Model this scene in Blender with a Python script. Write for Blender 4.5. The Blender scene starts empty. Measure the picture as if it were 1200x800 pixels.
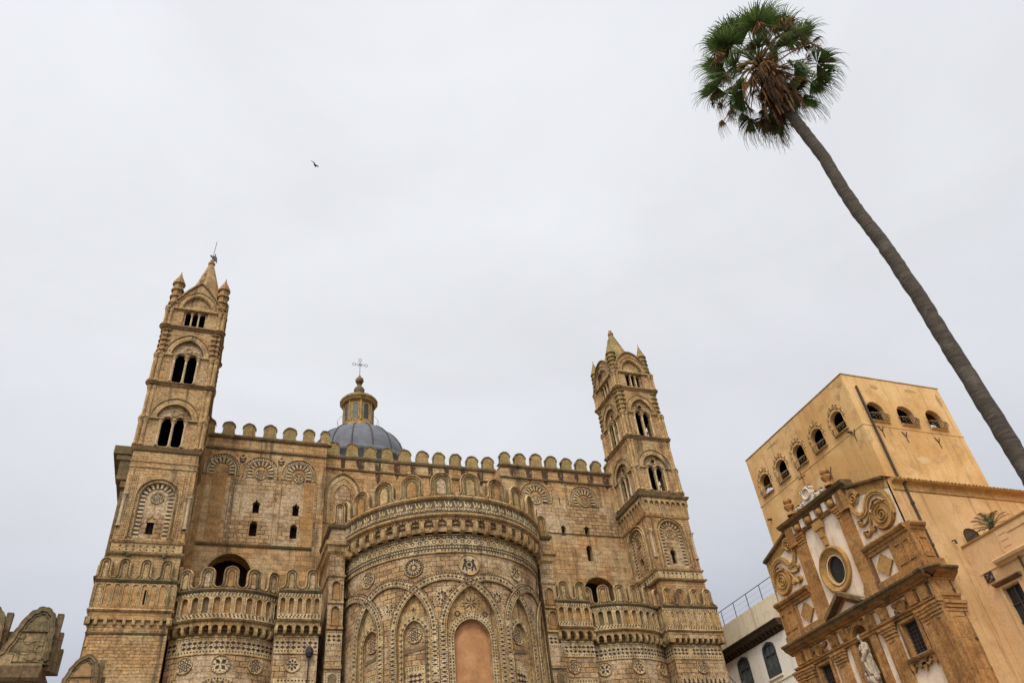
import bpy, bmesh, math, random
from mathutils import Vector, Matrix
from mathutils.geometry import tessellate_polygon
random.seed(7)
sc = bpy.context.scene
C = sc.collection
PI = math.pi

# ---------------------------------------------------------------- camera
cam_data = bpy.data.cameras.new('camera')
cam = bpy.data.objects.new('camera', cam_data)
C.objects.link(cam)
def _camera():
    p, rl, th = math.radians(38.683), math.radians(-7.143), math.radians(24.07)
    fwd = Vector((0, math.cos(p), math.sin(p))); right = Vector((1, 0, 0)); up = Vector((0, -math.sin(p), math.cos(p)))
    c, s = math.cos(rl), math.sin(rl)
    r2, u2 = c*right + s*up, -s*right + c*up
    M = Matrix(((math.cos(th), math.sin(th), 0), (-math.sin(th), math.cos(th), 0), (0, 0, 1)))
    r2, u2, fw = M @ r2, M @ u2, M @ fwd
    m = Matrix((r2, u2, -fw)).transposed().to_4x4()
    m.translation = Vector((0, 0, 1.7))
    cam.matrix_world = m
_camera()
cam_data.sensor_fit = 'HORIZONTAL'
cam_data.sensor_width = 36.0
cam_data.lens = 906.2/1200*36
cam_data.clip_end = 3000
sc.camera = cam

# ---------------------------------------------------------------- light: overcast sky and a veiled sun behind the viewer
SUN = Vector((-0.36, -0.60, 0.86)).normalized()
world = bpy.data.worlds.new('World')
sc.world = world
world.use_nodes = True
def _world():
    nt = world.node_tree; nt.nodes.clear()
    N = lambda t: nt.nodes.new(t)
    L = nt.links.new
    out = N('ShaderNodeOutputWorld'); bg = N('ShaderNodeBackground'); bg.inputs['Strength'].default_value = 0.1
    sky = N('ShaderNodeTexSky'); sky.sky_type = 'NISHITA'; sky.sun_disc = False
    sky.sun_elevation = math.asin(SUN.z); sky.sun_rotation = math.atan2(SUN.x, SUN.y)
    tc = N('ShaderNodeTexCoord')
    sep = N('ShaderNodeSeparateXYZ'); L(tc.outputs['Generated'], sep.inputs[0])
    # cloud deck: brightness by height above the horizon
    ramp = N('ShaderNodeValToRGB')
    e = ramp.color_ramp.elements
    e[0].position = 0.0; e[0].color = (.28, .295, .34, 1)
    e[1].position = 1.0; e[1].color = (.93, .935, .955, 1)
    for p, c in ((.15, (.40, .42, .48)), (.25, (.50, .52, .60)), (.35, (.69, .71, .775)), (.46, (.81, .825, .875)), (.62, (.875, .89, .935)), (.85, (.91, .925, .965))):
        k = e.new(p); k.color = (*c, 1)
    L(sep.outputs['Z'], ramp.inputs['Fac'])
    mp = N('ShaderNodeMapping'); mp.inputs['Scale'].default_value = (1.0, 1.0, 2.2)
    L(tc.outputs['Generated'], mp.inputs['Vector'])
    nz = N('ShaderNodeTexNoise'); nz.inputs['Scale'].default_value = 2.3; nz.inputs['Detail'].default_value = 6; nz.inputs['Roughness'].default_value = .5
    nz.inputs['Distortion'].default_value = .4
    L(mp.outputs[0], nz.inputs['Vector'])
    mr = N('ShaderNodeMapRange'); mr.inputs['From Min'].default_value = .32; mr.inputs['From Max'].default_value = .68
    mr.inputs['To Min'].default_value = .925; mr.inputs['To Max'].default_value = 1.045
    L(nz.outputs['Fac'], mr.inputs['Value'])
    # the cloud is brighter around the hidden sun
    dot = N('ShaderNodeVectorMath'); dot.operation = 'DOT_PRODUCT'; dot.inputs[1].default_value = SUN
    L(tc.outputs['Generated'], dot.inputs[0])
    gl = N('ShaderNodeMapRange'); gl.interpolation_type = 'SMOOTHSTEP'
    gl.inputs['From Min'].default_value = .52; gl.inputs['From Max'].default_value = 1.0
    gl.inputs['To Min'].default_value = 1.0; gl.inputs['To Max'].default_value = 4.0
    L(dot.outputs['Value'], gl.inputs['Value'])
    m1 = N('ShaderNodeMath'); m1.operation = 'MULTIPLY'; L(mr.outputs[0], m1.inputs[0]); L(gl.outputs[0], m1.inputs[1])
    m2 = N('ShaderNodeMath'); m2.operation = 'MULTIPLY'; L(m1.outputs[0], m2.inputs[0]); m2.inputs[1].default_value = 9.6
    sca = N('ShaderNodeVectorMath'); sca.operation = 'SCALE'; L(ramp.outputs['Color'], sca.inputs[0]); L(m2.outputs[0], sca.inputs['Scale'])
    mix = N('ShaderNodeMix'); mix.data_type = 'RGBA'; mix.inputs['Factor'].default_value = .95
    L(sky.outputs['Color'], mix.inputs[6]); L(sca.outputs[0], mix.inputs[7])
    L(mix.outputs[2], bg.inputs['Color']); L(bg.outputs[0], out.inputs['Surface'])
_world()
sun_data = bpy.data.lights.new('sun', 'SUN')
sun_data.energy = 1.5
sun_data.angle = math.radians(10)
sun_data.color = (1.0, .95, .86)
sun = bpy.data.objects.new('sun', sun_data)
sun.rotation_euler = SUN.to_track_quat('Z', 'Y').to_euler()
sun.location = (0, -20, 60)
C.objects.link(sun)
vs = sc.view_settings
vs.view_transform = 'Standard'; vs.look = 'None'; vs.exposure = 0.0; vs.gamma = 1.0; vs.use_curve_mapping = False

# ---------------------------------------------------------------- materials
MATS = {}
def _mat(name):
    m = bpy.data.materials.new(name); m.use_nodes = True
    nt = m.node_tree; nt.nodes.clear()
    MATS[name] = m
    return m, nt
def _graph(nt):
    def N(t, **kw):
        n = nt.nodes.new(t)
        for k, v in kw.items(): setattr(n, k, v)
        return n
    return N, nt.links.new
def _noise(N, L, vec, scale, detail=4, rough=.55, dist=0):
    n = N('ShaderNodeTexNoise'); n.inputs['Scale'].default_value = scale; n.inputs['Detail'].default_value = detail
    n.inputs['Roughness'].default_value = rough; n.inputs['Distortion'].default_value = dist
    L(vec, n.inputs['Vector']); return n.outputs['Fac']
def _map(N, L, v, a, b, c, d, smooth=False):
    n = N('ShaderNodeMapRange'); n.inputs['From Min'].default_value = a; n.inputs['From Max'].default_value = b
    n.inputs['To Min'].default_value = c; n.inputs['To Max'].default_value = d
    if smooth: n.interpolation_type = 'SMOOTHSTEP'
    L(v, n.inputs['Value']); return n.outputs[0]
def _mix(N, L, f, a, b, mode='MIX'):
    n = N('ShaderNodeMix', data_type='RGBA', blend_type=mode)
    for s, v in ((0, f), (6, a), (7, b)):
        if isinstance(v, (int, float)): n.inputs[s].default_value = v
        elif isinstance(v, tuple): n.inputs[s].default_value = (*v, 1) if len(v) == 3 else v
        else: L(v, n.inputs[s])
    return n.outputs[2]
def _mul(N, L, a, b):
    n = N('ShaderNodeMath', operation='MULTIPLY')
    for s, v in ((0, a), (1, b)):
        if isinstance(v, (int, float)): n.inputs[s].default_value = v
        else: L(v, n.inputs[s])
    return n.outputs[0]

def stone(name, c1, c2, cp, bw=.75, bh=.34, patch=.6, streak=.45, lichen=.0, mort=.5, rough=.92, bump=.5, msize=.012, fine=.35, green=(.095, .10, .035)):
    """weathered ashlar: courses from the metre-scaled UVs, patches, fine grain, run-off stains, lichen on ledges"""
    m, nt = _mat(name); N, L = _graph(nt)
    out = N('ShaderNodeOutputMaterial'); b = N('ShaderNodeBsdfPrincipled'); L(b.outputs[0], out.inputs['Surface'])
    b.inputs['Roughness'].default_value = rough; b.inputs['Specular IOR Level'].default_value = .15
    tc = N('ShaderNodeTexCoord'); uv, ob = tc.outputs['UV'], tc.outputs['Object']
    br = N('ShaderNodeTexBrick'); br.offset = .5; br.squash = 1
    br.inputs['Scale'].default_value = 1; br.inputs['Brick Width'].default_value = bw; br.inputs['Row Height'].default_value = bh
    br.inputs['Mortar Size'].default_value = msize; br.inputs['Mortar Smooth'].default_value = .3; br.inputs['Bias'].default_value = -.1
    br.inputs['Color1'].default_value = (*c1, 1); br.inputs['Color2'].default_value = (*c2, 1)
    br.inputs['Mortar'].default_value = (*[x*mort for x in c2], 1)
    # let the joints wander a little
    wn = N('ShaderNodeTexNoise'); wn.inputs['Scale'].default_value = 2.2; L(ob, wn.inputs['Vector'])
    wv = N('ShaderNodeVectorMath', operation='SCALE'); L(wn.outputs['Color'], wv.inputs[0]); wv.inputs['Scale'].default_value = .07
    wa = N('ShaderNodeVectorMath', operation='ADD'); L(uv, wa.inputs[0]); L(wv.outputs[0], wa.inputs[1])
    L(wa.outputs[0], br.inputs['Vector'])
    col = br.outputs['Color']
    pn = _noise(N, L, ob, .42, 7, .62, .6)
    col = _mix(N, L, _map(N, L, pn, .44, .60, 0, patch, True), col, cp)
    pn2 = _noise(N, L, ob, 1.7, 6, .65, .3)
    col = _mix(N, L, _map(N, L, pn2, .47, .67, 0, .62), col, tuple(x*.50 for x in c2))
    fn = _noise(N, L, ob, 9, 5, .7)
    fm = _map(N, L, fn, .3, .7, 1-fine, 1+fine*.7)
    sc_ = N('ShaderNodeVectorMath', operation='SCALE'); L(col, sc_.inputs[0]); L(fm, sc_.inputs['Scale']); col = sc_.outputs[0]
    mp = N('ShaderNodeMapping'); mp.inputs['Scale'].default_value = (1.5, 1.5, .10); L(ob, mp.inputs['Vector'])
    sn = _noise(N, L, mp.outputs[0], 1.3, 6, .65)
    col = _mix(N, L, _map(N, L, sn, .52, .68, 0, streak, True), col, (.055, .038, .026))
    if lichen:
        g = N('ShaderNodeNewGeometry'); s = N('ShaderNodeSeparateXYZ'); L(g.outputs['Normal'], s.inputs[0])
        up = _map(N, L, s.outputs['Z'], -.15, .75, .18, 1)
        ln = _noise(N, L, ob, 1.9, 6, .7)
        lm = _mul(N, L, up, _map(N, L, ln, .38, .62, 0, lichen, True))
        col = _mix(N, L, lm, col, green)
    L(col, b.inputs['Base Color'])
    bn = N('ShaderNodeBump'); bn.inputs['Strength'].default_value = bump; bn.inputs['Distance'].default_value = .03
    hs = N('ShaderNodeMath', operation='SUBTRACT'); L(fn, hs.inputs[0]); L(br.outputs['Fac'], hs.inputs[1])
    L(hs.outputs[0], bn.inputs['Height']); L(bn.outputs[0], b.inputs['Normal'])
    return m

def plaster(name, c1, c2, stain=(.10, .06, .03), amount=.4, streak=.35, rough=.88, scale=.5, crack=.0, bump=.15):
    m, nt = _mat(name); N, L = _graph(nt)
    out = N('ShaderNodeOutputMaterial'); b = N('ShaderNodeBsdfPrincipled'); L(b.outputs[0], out.inputs['Surface'])
    b.inputs['Roughness'].default_value = rough; b.inputs['Specular IOR Level'].default_value = .15
    tc = N('ShaderNodeTexCoord'); ob = tc.outputs['Object']
    n1 = _noise(N, L, ob, scale, 7, .6, .5)
    col = _mix(N, L, _map(N, L, n1, .38, .62, 0, 1, True), c1, c2)
    n2 = _noise(N, L, ob, scale*3.5, 8, .72, .8)
    col = _mix(N, L, _map(N, L, n2, .50, .70, 0, amount, True), col, stain)
    mp = N('ShaderNodeMapping'); mp.inputs['Scale'].default_value = (1.9, 1.9, .09); L(ob, mp.inputs['Vector'])
    sn = _noise(N, L, mp.outputs[0], 1.4, 7, .7)
    col = _mix(N, L, _map(N, L, sn, .50, .70, 0, streak, True), col, stain)
    fn = _noise(N, L, ob, 14, 4, .7)
    s_ = N('ShaderNodeVectorMath', operation='SCALE'); L(col, s_.inputs[0]); L(_map(N, L, fn, .3, .7, .88, 1.1), s_.inputs['Scale'])
    L(s_.outputs[0], b.inputs['Base Color'])
    bn = N('ShaderNodeBump'); bn.inputs['Strength'].default_value = bump; bn.inputs['Distance'].default_value = .02
    L(n2, bn.inputs['Height']); L(bn.outputs[0], b.inputs['Normal'])
    return m

def plain(name, c, rough=.7, var=.25, scale=8, metal=0, spec=.3):
    m, nt = _mat(name); N, L = _graph(nt)
    out = N('ShaderNodeOutputMaterial'); b = N('ShaderNodeBsdfPrincipled'); L(b.outputs[0], out.inputs['Surface'])
    b.inputs['Roughness'].default_value = rough; b.inputs['Metallic'].default_value = metal; b.inputs['Specular IOR Level'].default_value = spec
    tc = N('ShaderNodeTexCoord')
    fn = _noise(N, L, tc.outputs['Object'], scale, 5, .65)
    s_ = N('ShaderNodeVectorMath', operation='SCALE'); s_.inputs[0].default_value = c
    L(_map(N, L, fn, .3, .7, 1-var, 1+var), s_.inputs['Scale']); L(s_.outputs[0], b.inputs['Base Color'])
    return m

OCH1, OCH2, PALE = (0.505, 0.295, 0.125), (0.290, 0.158, 0.066), (0.529, 0.387, 0.210)
stone('stone', OCH1, OCH2, PALE, lichen=.25, streak=.72, fine=.5, bump=.8)
stone('stone_rough', (0.450, 0.283, 0.136), (0.265, 0.157, 0.074), (0.530, 0.385, 0.232), bw=.55, bh=.30, patch=.8, streak=.5, mort=.35, msize=.020, fine=.6, bump=1.0)
stone('stone_orange', (0.397, 0.210, 0.075), (0.284, 0.147, 0.052), (0.378, 0.230, 0.100), bw=1.0, bh=.42, patch=.6, streak=.5, mort=.6, fine=.45)
stone('stone_carved', (0.473, 0.294, 0.125), (0.322, 0.191, 0.080), (0.511, 0.368, 0.189), bw=.6, bh=.4, patch=.6, streak=.72, lichen=.2, mort=.55, fine=.6, bump=.8)
stone('stone_pale', (0.529, 0.382, 0.194), (0.407, 0.275, 0.130), (0.586, 0.460, 0.280), bw=.45, bh=.4, patch=.6, streak=.45, lichen=.1, mort=.65, fine=.5)
stone('stone_merlon', (0.430, 0.275, 0.112), (0.310, 0.190, 0.078), (0.275, 0.205, 0.085), bw=.9, bh=.45, patch=.7, streak=.5, lichen=.75, green=(0.118, 0.112, 0.035), mort=.6, fine=.5)
stone('stone_dark', (.25, .155, .078), (.165, .105, .055), (.12, .10, .05), bw=1.2, bh=.5, patch=.7, streak=.72, lichen=.4, mort=.7, fine=.5)
stone('stone_tower', (0.501, 0.290, 0.125), (0.320, 0.178, 0.076), (0.473, 0.333, 0.169), bw=.5, bh=.17, patch=.6, streak=.85, lichen=.25, mort=.5, msize=.012, fine=.55, bump=.8)
stone('stone_inlay_ground', (.135, .095, .058), (.10, .07, .042), (.18, .13, .078), bw=.6, bh=.6, patch=.5, streak=.4, mort=.8)
stone('stone_trim', (.36, .215, .10), (.21, .125, .062), (.17, .11, .055), bw=.9, bh=.5, patch=.7, streak=.5, lichen=.35, mort=.7, fine=.5)  # mid-dark stone, one tone over whole tower cornices and arch rims
stone('stone_mossy', (.44, .29, .115), (.30, .19, .075), (.27, .22, .085), bw=.5, bh=.17, patch=.75, streak=.55, lichen=.85, mort=.5, fine=.5, bump=.8)
def _stain():
    m, nt = _mat('soot_stain'); N, L = _graph(nt)
    out = N('ShaderNodeOutputMaterial'); d = N('ShaderNodeBsdfDiffuse'); t = N('ShaderNodeBsdfTransparent'); mx = N('ShaderNodeMixShader')
    tc = N('ShaderNodeTexCoord'); mp = N('ShaderNodeMapping'); mp.inputs['Scale'].default_value = (1, 1, .45); L(tc.outputs['Object'], mp.inputs['Vector'])
    n = _noise(N, L, mp.outputs[0], 4.5, 6, .7)
    d.inputs['Color'].default_value = (.075, .045, .032, 1)
    L(_map(N, L, n, .34, .56, .10, .95, True), mx.inputs[0]); L(t.outputs[0], mx.inputs[1]); L(d.outputs[0], mx.inputs[2]); L(mx.outputs[0], out.inputs['Surface'])
_stain()
plain('lava', (.058, .037, .030), .9, .5, 3, spec=.1)
plain('marble', (.37, .285, .175), .6, .35, 5)
plaster('render_coat', (.44, .225, .10), (.36, .17, .07), (.21, .11, .06), .7, .75, scale=1.2)
plain('interior', (.018, .010, .008), .95, .3, 2, spec=0)  # near-black colour stands in for the darkness inside openings
plain('iron', (.028, .022, .020), .6, .3, 12)
plain('lattice', (.17, .11, .055), .8, .3, 10)
plain('stucco_brown', (.42, .26, .11), .9, .35, 10)
plain('dark_glass', (.022, .022, .022), .25, .3, 3, spec=.5)

# ---------------------------------------------------------------- mesh helpers
class MB:
    def __init__(s): s.v = []; s.f = []; s.uv = []; s.m = []; s.ix = {}
    def vid(s, p):
        k = (round(p[0], 4), round(p[1], 4), round(p[2], 4))
        if k not in s.ix: s.ix[k] = len(s.v); s.v.append(k)
        return s.ix[k]
    def face(s, pts, uv=None, m=0):
        ids = [s.vid(p) for p in pts]
        if uv is None:
            n = Vector((0, 0, 0))
            for a, b in zip(pts, list(pts[1:])+[pts[0]]):
                n += Vector(((a[1]-b[1])*(a[2]+b[2]), (a[2]-b[2])*(a[0]+b[0]), (a[0]-b[0])*(a[1]+b[1])))
            if abs(n.z) > .75*n.length: uv = [(p[0], p[1]) for p in pts]
            elif abs(n.x) > abs(n.y): uv = [(p[1], p[2]) for p in pts]
            else: uv = [(p[0], p[2]) for p in pts]
        ii, uu = [], []
        for i, u in zip(ids, uv):
            if i not in ii: ii.append(i); uu.append(u)
        if len(ii) > 2: s.f.append(ii); s.uv.append(uu); s.m.append(m)
    def build(s, name, mats, parent=None, smooth=False, loc=None):
        me = bpy.data.meshes.new(name)
        me.from_pydata(s.v, [], s.f)
        ul = me.uv_layers.new(name='UVMap')
        if len(me.polygons) == len(s.f):
            flat = [c for uu in s.uv for u in uu for c in u]
            ul.data.foreach_set('uv', flat)
            me.polygons.foreach_set('material_index', s.m)
            if smooth: me.polygons.foreach_set('use_smooth', [True]*len(s.f))
        for k in (mats if isinstance(mats, (list, tuple)) else [mats]): me.materials.append(MATS[k])
        o = bpy.data.objects.new(name, me)
        C.objects.link(o)
        if loc is not None: o.location = loc
        if parent is not None: adopt(o, parent)
        return o

def root_shift(p):
    t = Vector((0, 0, 0))
    while p is not None:
        t += p.location; p = p.parent
    return t
def adopt(o, parent):
    """parent without moving: every ancestor is only ever translated"""
    o.parent = parent
    o.location = o.location - root_shift(parent)
def thing(name, label, cat, loc=(0, 0, 0), group=None):
    o = bpy.data.objects.new(name, None); C.objects.link(o)
    o.location = loc; o.empty_display_size = .5
    o['label'] = label; o['category'] = cat
    if group: o['group'] = group
    return o
def tag(o, label, cat, group=None):
    o['label'] = label; o['category'] = cat
    if group: o['group'] = group
    return o

class Flat:
    step = None
    def __init__(s, o, du, n): s.o, s.du, s.n = Vector(o), Vector(du), Vector(n)
    def P(s, u, v, w=0): return s.o + s.du*u + s.n*w + Vector((0, 0, v))
class Cyl:
    step = .34
    def __init__(s, cx, cy, R): s.cx, s.cy, s.R = cx, cy, R
    def P(s, u, v, w=0):
        a = u/s.R
        return Vector((s.cx + (s.R+w)*math.sin(a), s.cy - (s.R+w)*math.cos(a), v))
def front(y, xc=0): return Flat((xc, y, 0), (1, 0, 0), (0, -1, 0))
def west(x, yc=0): return Flat((x, yc, 0), (0, -1, 0), (-1, 0, 0))
def east(x, yc=0): return Flat((x, yc, 0), (0, 1, 0), (1, 0, 0))
def rear(y, xc=0): return Flat((xc, y, 0), (-1, 0, 0), (0, 1, 0))

def splits(fr, u0, u1):
    if fr.step is None: return [u0, u1]
    n = max(1, math.ceil(abs(u1-u0)/fr.step)); return [u0+(u1-u0)*i/n for i in range(n+1)]
def quad(mb, fr, u0, u1, v0, v1, w=0, m=0):
    S = splits(fr, u0, u1)
    for a, b in zip(S, S[1:]):
        mb.face([fr.P(a, v0, w), fr.P(b, v0, w), fr.P(b, v1, w), fr.P(a, v1, w)], [(a, v0), (b, v0), (b, v1), (a, v1)], m)
def sweep(mb, fr, u0, u1, prof, m=0, ends=True):
    """profile [(v,w)...] from bottom to top, run along u"""
    S = splits(fr, u0, u1)
    for a, b in zip(S, S[1:]):
        t = 0
        for (v0, w0), (v1, w1) in zip(prof, prof[1:]):
            d = math.hypot(v1-v0, w1-w0)
            mb.face([fr.P(a, v0, w0), fr.P(b, v0, w0), fr.P(b, v1, w1), fr.P(a, v1, w1)], [(a, prof[0][0]+t), (b, prof[0][0]+t), (b, prof[0][0]+t+d), (a, prof[0][0]+t+d)], m)
            t += d
    if ends:
        for u in (u0, u1): mb.face([fr.P(u, v, w) for v, w in prof], [(w, v) for v, w in prof], m)
def box(mb, fr, u0, u1, v0, v1, w0, w1, m=0, back=False):
    sweep(mb, fr, u0, u1, [(v0, w0), (v0, w1), (v1, w1), (v1, w0)] + ([(v0, w0)] if back else []), m)
def poly(mb, fr, pts, w0, w1, m=0, ms=None, back=False):
    """extruded outline"""
    ms = m if ms is None else ms
    tri = tessellate_polygon([[Vector((p[0], p[1], 0)) for p in pts]])
    for t in tri:
        q = [pts[i] for i in t]
        ar = (q[1][0]-q[0][0])*(q[2][1]-q[0][1])-(q[2][0]-q[0][0])*(q[1][1]-q[0][1])
        if ar < 0: q = q[::-1]
        mb.face([fr.P(a, b, w1) for a, b in q], list(q), m)
        if back: mb.face([fr.P(a, b, w0) for a, b in q[::-1]], list(q[::-1]), m)
    s = 0
    for a, b in zip(pts, pts[1:]+pts[:1]):
        d = math.hypot(b[0]-a[0], b[1]-a[1])
        mb.face([fr.P(a[0], a[1], w0), fr.P(b[0], b[1], w0), fr.P(b[0], b[1], w1), fr.P(a[0], a[1], w1)], [(s, 0), (s+d, 0), (s+d, w1-w0), (s, w1-w0)], ms)
        s += d

class Hole:
    def __init__(s, ua, ub, lo, hi, n=10, inner=()):
        s.ua, s.ub, s.n = ua, ub, n
        s.lo = lo if callable(lo) else (lambda u, k=lo: k)
        s.hi = hi if callable(hi) else (lambda u, k=hi: k)
        s.inner = list(inner)
    def us(s): return sorted(set([s.ua+(s.ub-s.ua)*i/s.n for i in range(s.n+1)] + s.inner))
    def outline(s):
        U = s.us(); return [(u, s.lo(u)) for u in U] + [(u, s.hi(u)) for u in U[::-1]]
def arch_fn(uc, hw, vs_, rise):
    if rise > hw*1.02:
        R = (hw*hw+rise*rise)/(2*hw)
        return lambda u: vs_ + math.sqrt(max(0, R*R-(abs(u-uc)+R-hw)**2))
    return lambda u: vs_ + rise*math.sqrt(max(0, 1-((u-uc)/hw)**2))
def arch(uc, hw, v0, vs_, rise, n=12):
    # cosine spacing keeps the haunches round
    f = arch_fn(uc, hw, vs_, rise)
    h = Hole(uc-hw, uc+hw, v0, f, n)
    h.us = lambda: [uc-hw*math.cos(PI*i/n) for i in range(n+1)]
    return h
def arch_path(uc, hw, vs_, rise, foot, n=20):
    f = arch_fn(uc, hw, vs_, rise)
    return [(uc-hw, foot)] + [(uc-hw*math.cos(PI*i/n), f(uc-hw*math.cos(PI*i/n))) for i in range(n+1)] + [(uc+hw, foot)]
def lobed(uc, hw, v0, v1, head):
    """slot window with a cusped, clover-like head"""
    def hi(u):
        t = abs(u-uc)/(hw*1.35)
        if t > 1: return v1
        return v1 + head*(1-t**1.6)*(.82+.18*math.cos(t*9))
    def lo(u): return v0 if abs(u-uc) <= hw+1e-6 else v1-.02
    h = Hole(uc-hw*1.35, uc+hw*1.35, lo, hi, 14, [uc-hw, uc-hw-1e-3, uc+hw, uc+hw+1e-3])
    return h

def wall(mb, fr, u0, u1, v0, v1, holes=(), m=0, w=0):
    f0 = v0 if callable(v0) else (lambda u: v0)
    f1 = v1 if callable(v1) else (lambda u: v1)
    U = set(splits(fr, u0, u1))
    if callable(v0) or callable(v1): U |= {u0+(u1-u0)*i/24 for i in range(25)}
    for h in holes: U |= {u for u in h.us() if u0-1e-6 <= u <= u1+1e-6}
    U = sorted(U); U = [u for i, u in enumerate(U) if i == 0 or u-U[i-1] > 1e-5]
    for a, b in zip(U, U[1:]):
        mid = (a+b)/2
        act = sorted([h for h in holes if h.ua-1e-6 <= mid <= h.ub+1e-6], key=lambda h: h.lo(mid))
        ca, cb = f0(a), f0(b)
        for la, lb, ha, hb in [(h.lo(a), h.lo(b), h.hi(a), h.hi(b)) for h in act] + [(f1(a), f1(b), None, None)]:
            if la-ca > 1e-5 or lb-cb > 1e-5:
                la_, lb_ = max(la, ca), max(lb, cb)
                mb.face([fr.P(a, ca, w), fr.P(b, cb, w), fr.P(b, lb_, w), fr.P(a, la_, w)], [(a, ca), (b, cb), (b, lb_), (a, la_)], m)
            if ha is not None: ca, cb = max(ca, ha), max(cb, hb)
def reveal(mb, fr, h, w0, w1, m=0):
    o = h.outline(); s = 0
    for a, b in zip(o, o[1:]+o[:1]):
        d = math.hypot(b[0]-a[0], b[1]-a[1])
        if d < 1e-6: continue
        mb.face([fr.P(*a, w0), fr.P(*b, w0), fr.P(*b, w1), fr.P(*a, w1)], [(s, 0), (s+d, 0), (s+d, w1-w0), (s, w1-w0)], m); s += d
def fill(mb, fr, h, w, m=0):
    U = h.us()
    for a, b in zip(U, U[1:]):
        mb.face([fr.P(a, h.lo(a), w), fr.P(b, h.lo(b), w), fr.P(b, h.hi(b), w), fr.P(a, h.hi(a), w)], [(a, h.lo(a)), (b, h.lo(b)), (b, h.hi(b)), (a, h.hi(a))], m)

def resample(path, step):
    L = [0]
    for a, b in zip(path, path[1:]): L.append(L[-1]+math.hypot(b[0]-a[0], b[1]-a[1]))
    n = max(1, round(L[-1]/step)); out = []; j = 0
    for i in range(n+1):
        s = L[-1]*i/n
        while j < len(L)-2 and L[j+1] < s: j += 1
        t = (s-L[j])/max(1e-9, L[j+1]-L[j])
        out.append((path[j][0]+(path[j+1][0]-path[j][0])*t, path[j][1]+(path[j+1][1]-path[j][1])*t))
    return out
def normals(path, closed=False):
    out = []; n = len(path)
    for i in range(n):
        a = path[(i-1) % n] if (closed or i > 0) else path[i]
        b = path[(i+1) % n] if (closed or i < n-1) else path[i]
        d = math.hypot(b[0]-a[0], b[1]-a[1]) or 1
        out.append((-(b[1]-a[1])/d, (b[0]-a[0])/d))     # left of travel
    return out
def ribbon(mb, fr, path, left, right, w0, w1, m=0, ms=None, closed=False, alt=None, rnd=False):
    """raised band along a path in the wall plane; alt = (material, step) alternates like voussoirs"""
    if alt: path = resample(path, alt[1])
    nn = normals(path, closed); ms = m if ms is None else ms
    K = len(path); s = 0
    prof = [(left, w0), (left, w1), (-right, w1), (-right, w0)]
    if rnd: prof = [((left+right)/2*math.cos(PI*i/6)+(left-right)/2, w0+(w1-w0)*math.sin(PI*i/6)) for i in range(7)]
    for i in range(K if closed else K-1):
        j = (i+1) % K
        a, b, na, nb = path[i], path[j], nn[i], nn[j]
        d = math.hypot(b[0]-a[0], b[1]-a[1])
        mm = alt[0] if (alt and i % 2) else m
        for q, ((o0, x0), (o1, x1)) in enumerate(zip(prof, prof[1:])):
            fm = mm if (rnd or q == 1) else ms
            mb.face([fr.P(a[0]+na[0]*o0, a[1]+na[1]*o0, x0), fr.P(a[0]+na[0]*o1, a[1]+na[1]*o1, x1), fr.P(b[0]+nb[0]*o1, b[1]+nb[1]*o1, x1), fr.P(b[0]+nb[0]*o0, b[1]+nb[1]*o0, x0)],
                    [(s, o0), (s, o1), (s+d, o1), (s+d, o0)], fm)
        s += d
def circle(u, v, r, n=24, ry=None):
    return [(u+r*math.cos(2*PI*i/n), v+(ry or r)*math.sin(2*PI*i/n)) for i in range(n)]
def disc(mb, fr, u, v, r, w, m=0, n=20, ry=None):
    mb.face([fr.P(a, b, w) for a, b in circle(u, v, r, n, ry)], circle(u, v, r, n, ry), m)
def ring(mb, fr, u, v, r0, r1, w, m=0, n=20):
    A, B = circle(u, v, r0, n), circle(u, v, r1, n)
    for i in range(n):
        j = (i+1) % n
        q = [A[i], B[i], B[j], A[j]]; mb.face([fr.P(a, b, w) for a, b in q], q, m)

def _rot(p, a): return (p[0]*math.cos(a)-p[1]*math.sin(a), p[0]*math.sin(a)+p[1]*math.cos(a))
_petal = [(0, .06), (.17, .27), (0, .5), (-.17, .27)]
SHAPES = {
    'sq': [[(-.5, -.5), (.5, -.5), (.5, .5), (-.5, .5)]],
    'dia': [[(0, -.5), (.5, 0), (0, .5), (-.5, 0)]],
    'ldia': [[(0, -.2), (.7, 0), (0, .2), (-.7, 0)]],
    'tri': [[(-.5, -.35), (.5, 0), (-.5, .35)]],
    'cross': [[_rot(p, k*PI/2) for p in _petal] for k in range(4)] + [[(-.09, -.09), (.09, -.09), (.09, .09), (-.09, .09)]],
    'spade': [[(0, .5), (.34, .08), (.12, -.05), (-.12, -.05), (-.34, .08)], [(-.05, -.05), (.05, -.05), (.05, -.25), (-.05, -.25)], [(-.25, -.5), (.25, -.5), (.05, -.22), (-.05, -.22)]],
    'spool': [[(0, .5), (.32, .24), (.04, .1), (-.04, .1), (-.32, .24)], [(-.03, .1), (.03, .1), (.03, -.1), (-.03, -.1)], [(0, -.5), (-.32, -.24), (-.04, -.1), (.04, -.1), (.32, -.24)]],
    'fleur': [[(0, .5), (.13, .2), (0, -.1), (-.13, .2)], [(.08, .0), (.40, .32), (.42, -.05), (.16, -.14)], [(-.08, .0), (-.16, -.14), (-.42, -.05), (-.40, .32)],
              [(-.06, -.12), (.06, -.12), (.1, -.5), (-.1, -.5)], [(.1, -.22), (.45, -.3), (.3, -.5)], [(-.1, -.22), (-.3, -.5), (-.45, -.3)]],
    'tree': [[(0, .5), (.2, .22), (.1, .2), (.3, -.02), (.1, 0), (.36, -.35), (.08, -.3), (.2, -.5), (-.2, -.5), (-.08, -.3), (-.36, -.35), (-.1, 0), (-.3, -.02), (-.1, .2), (-.2, .22)]],
}
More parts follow.
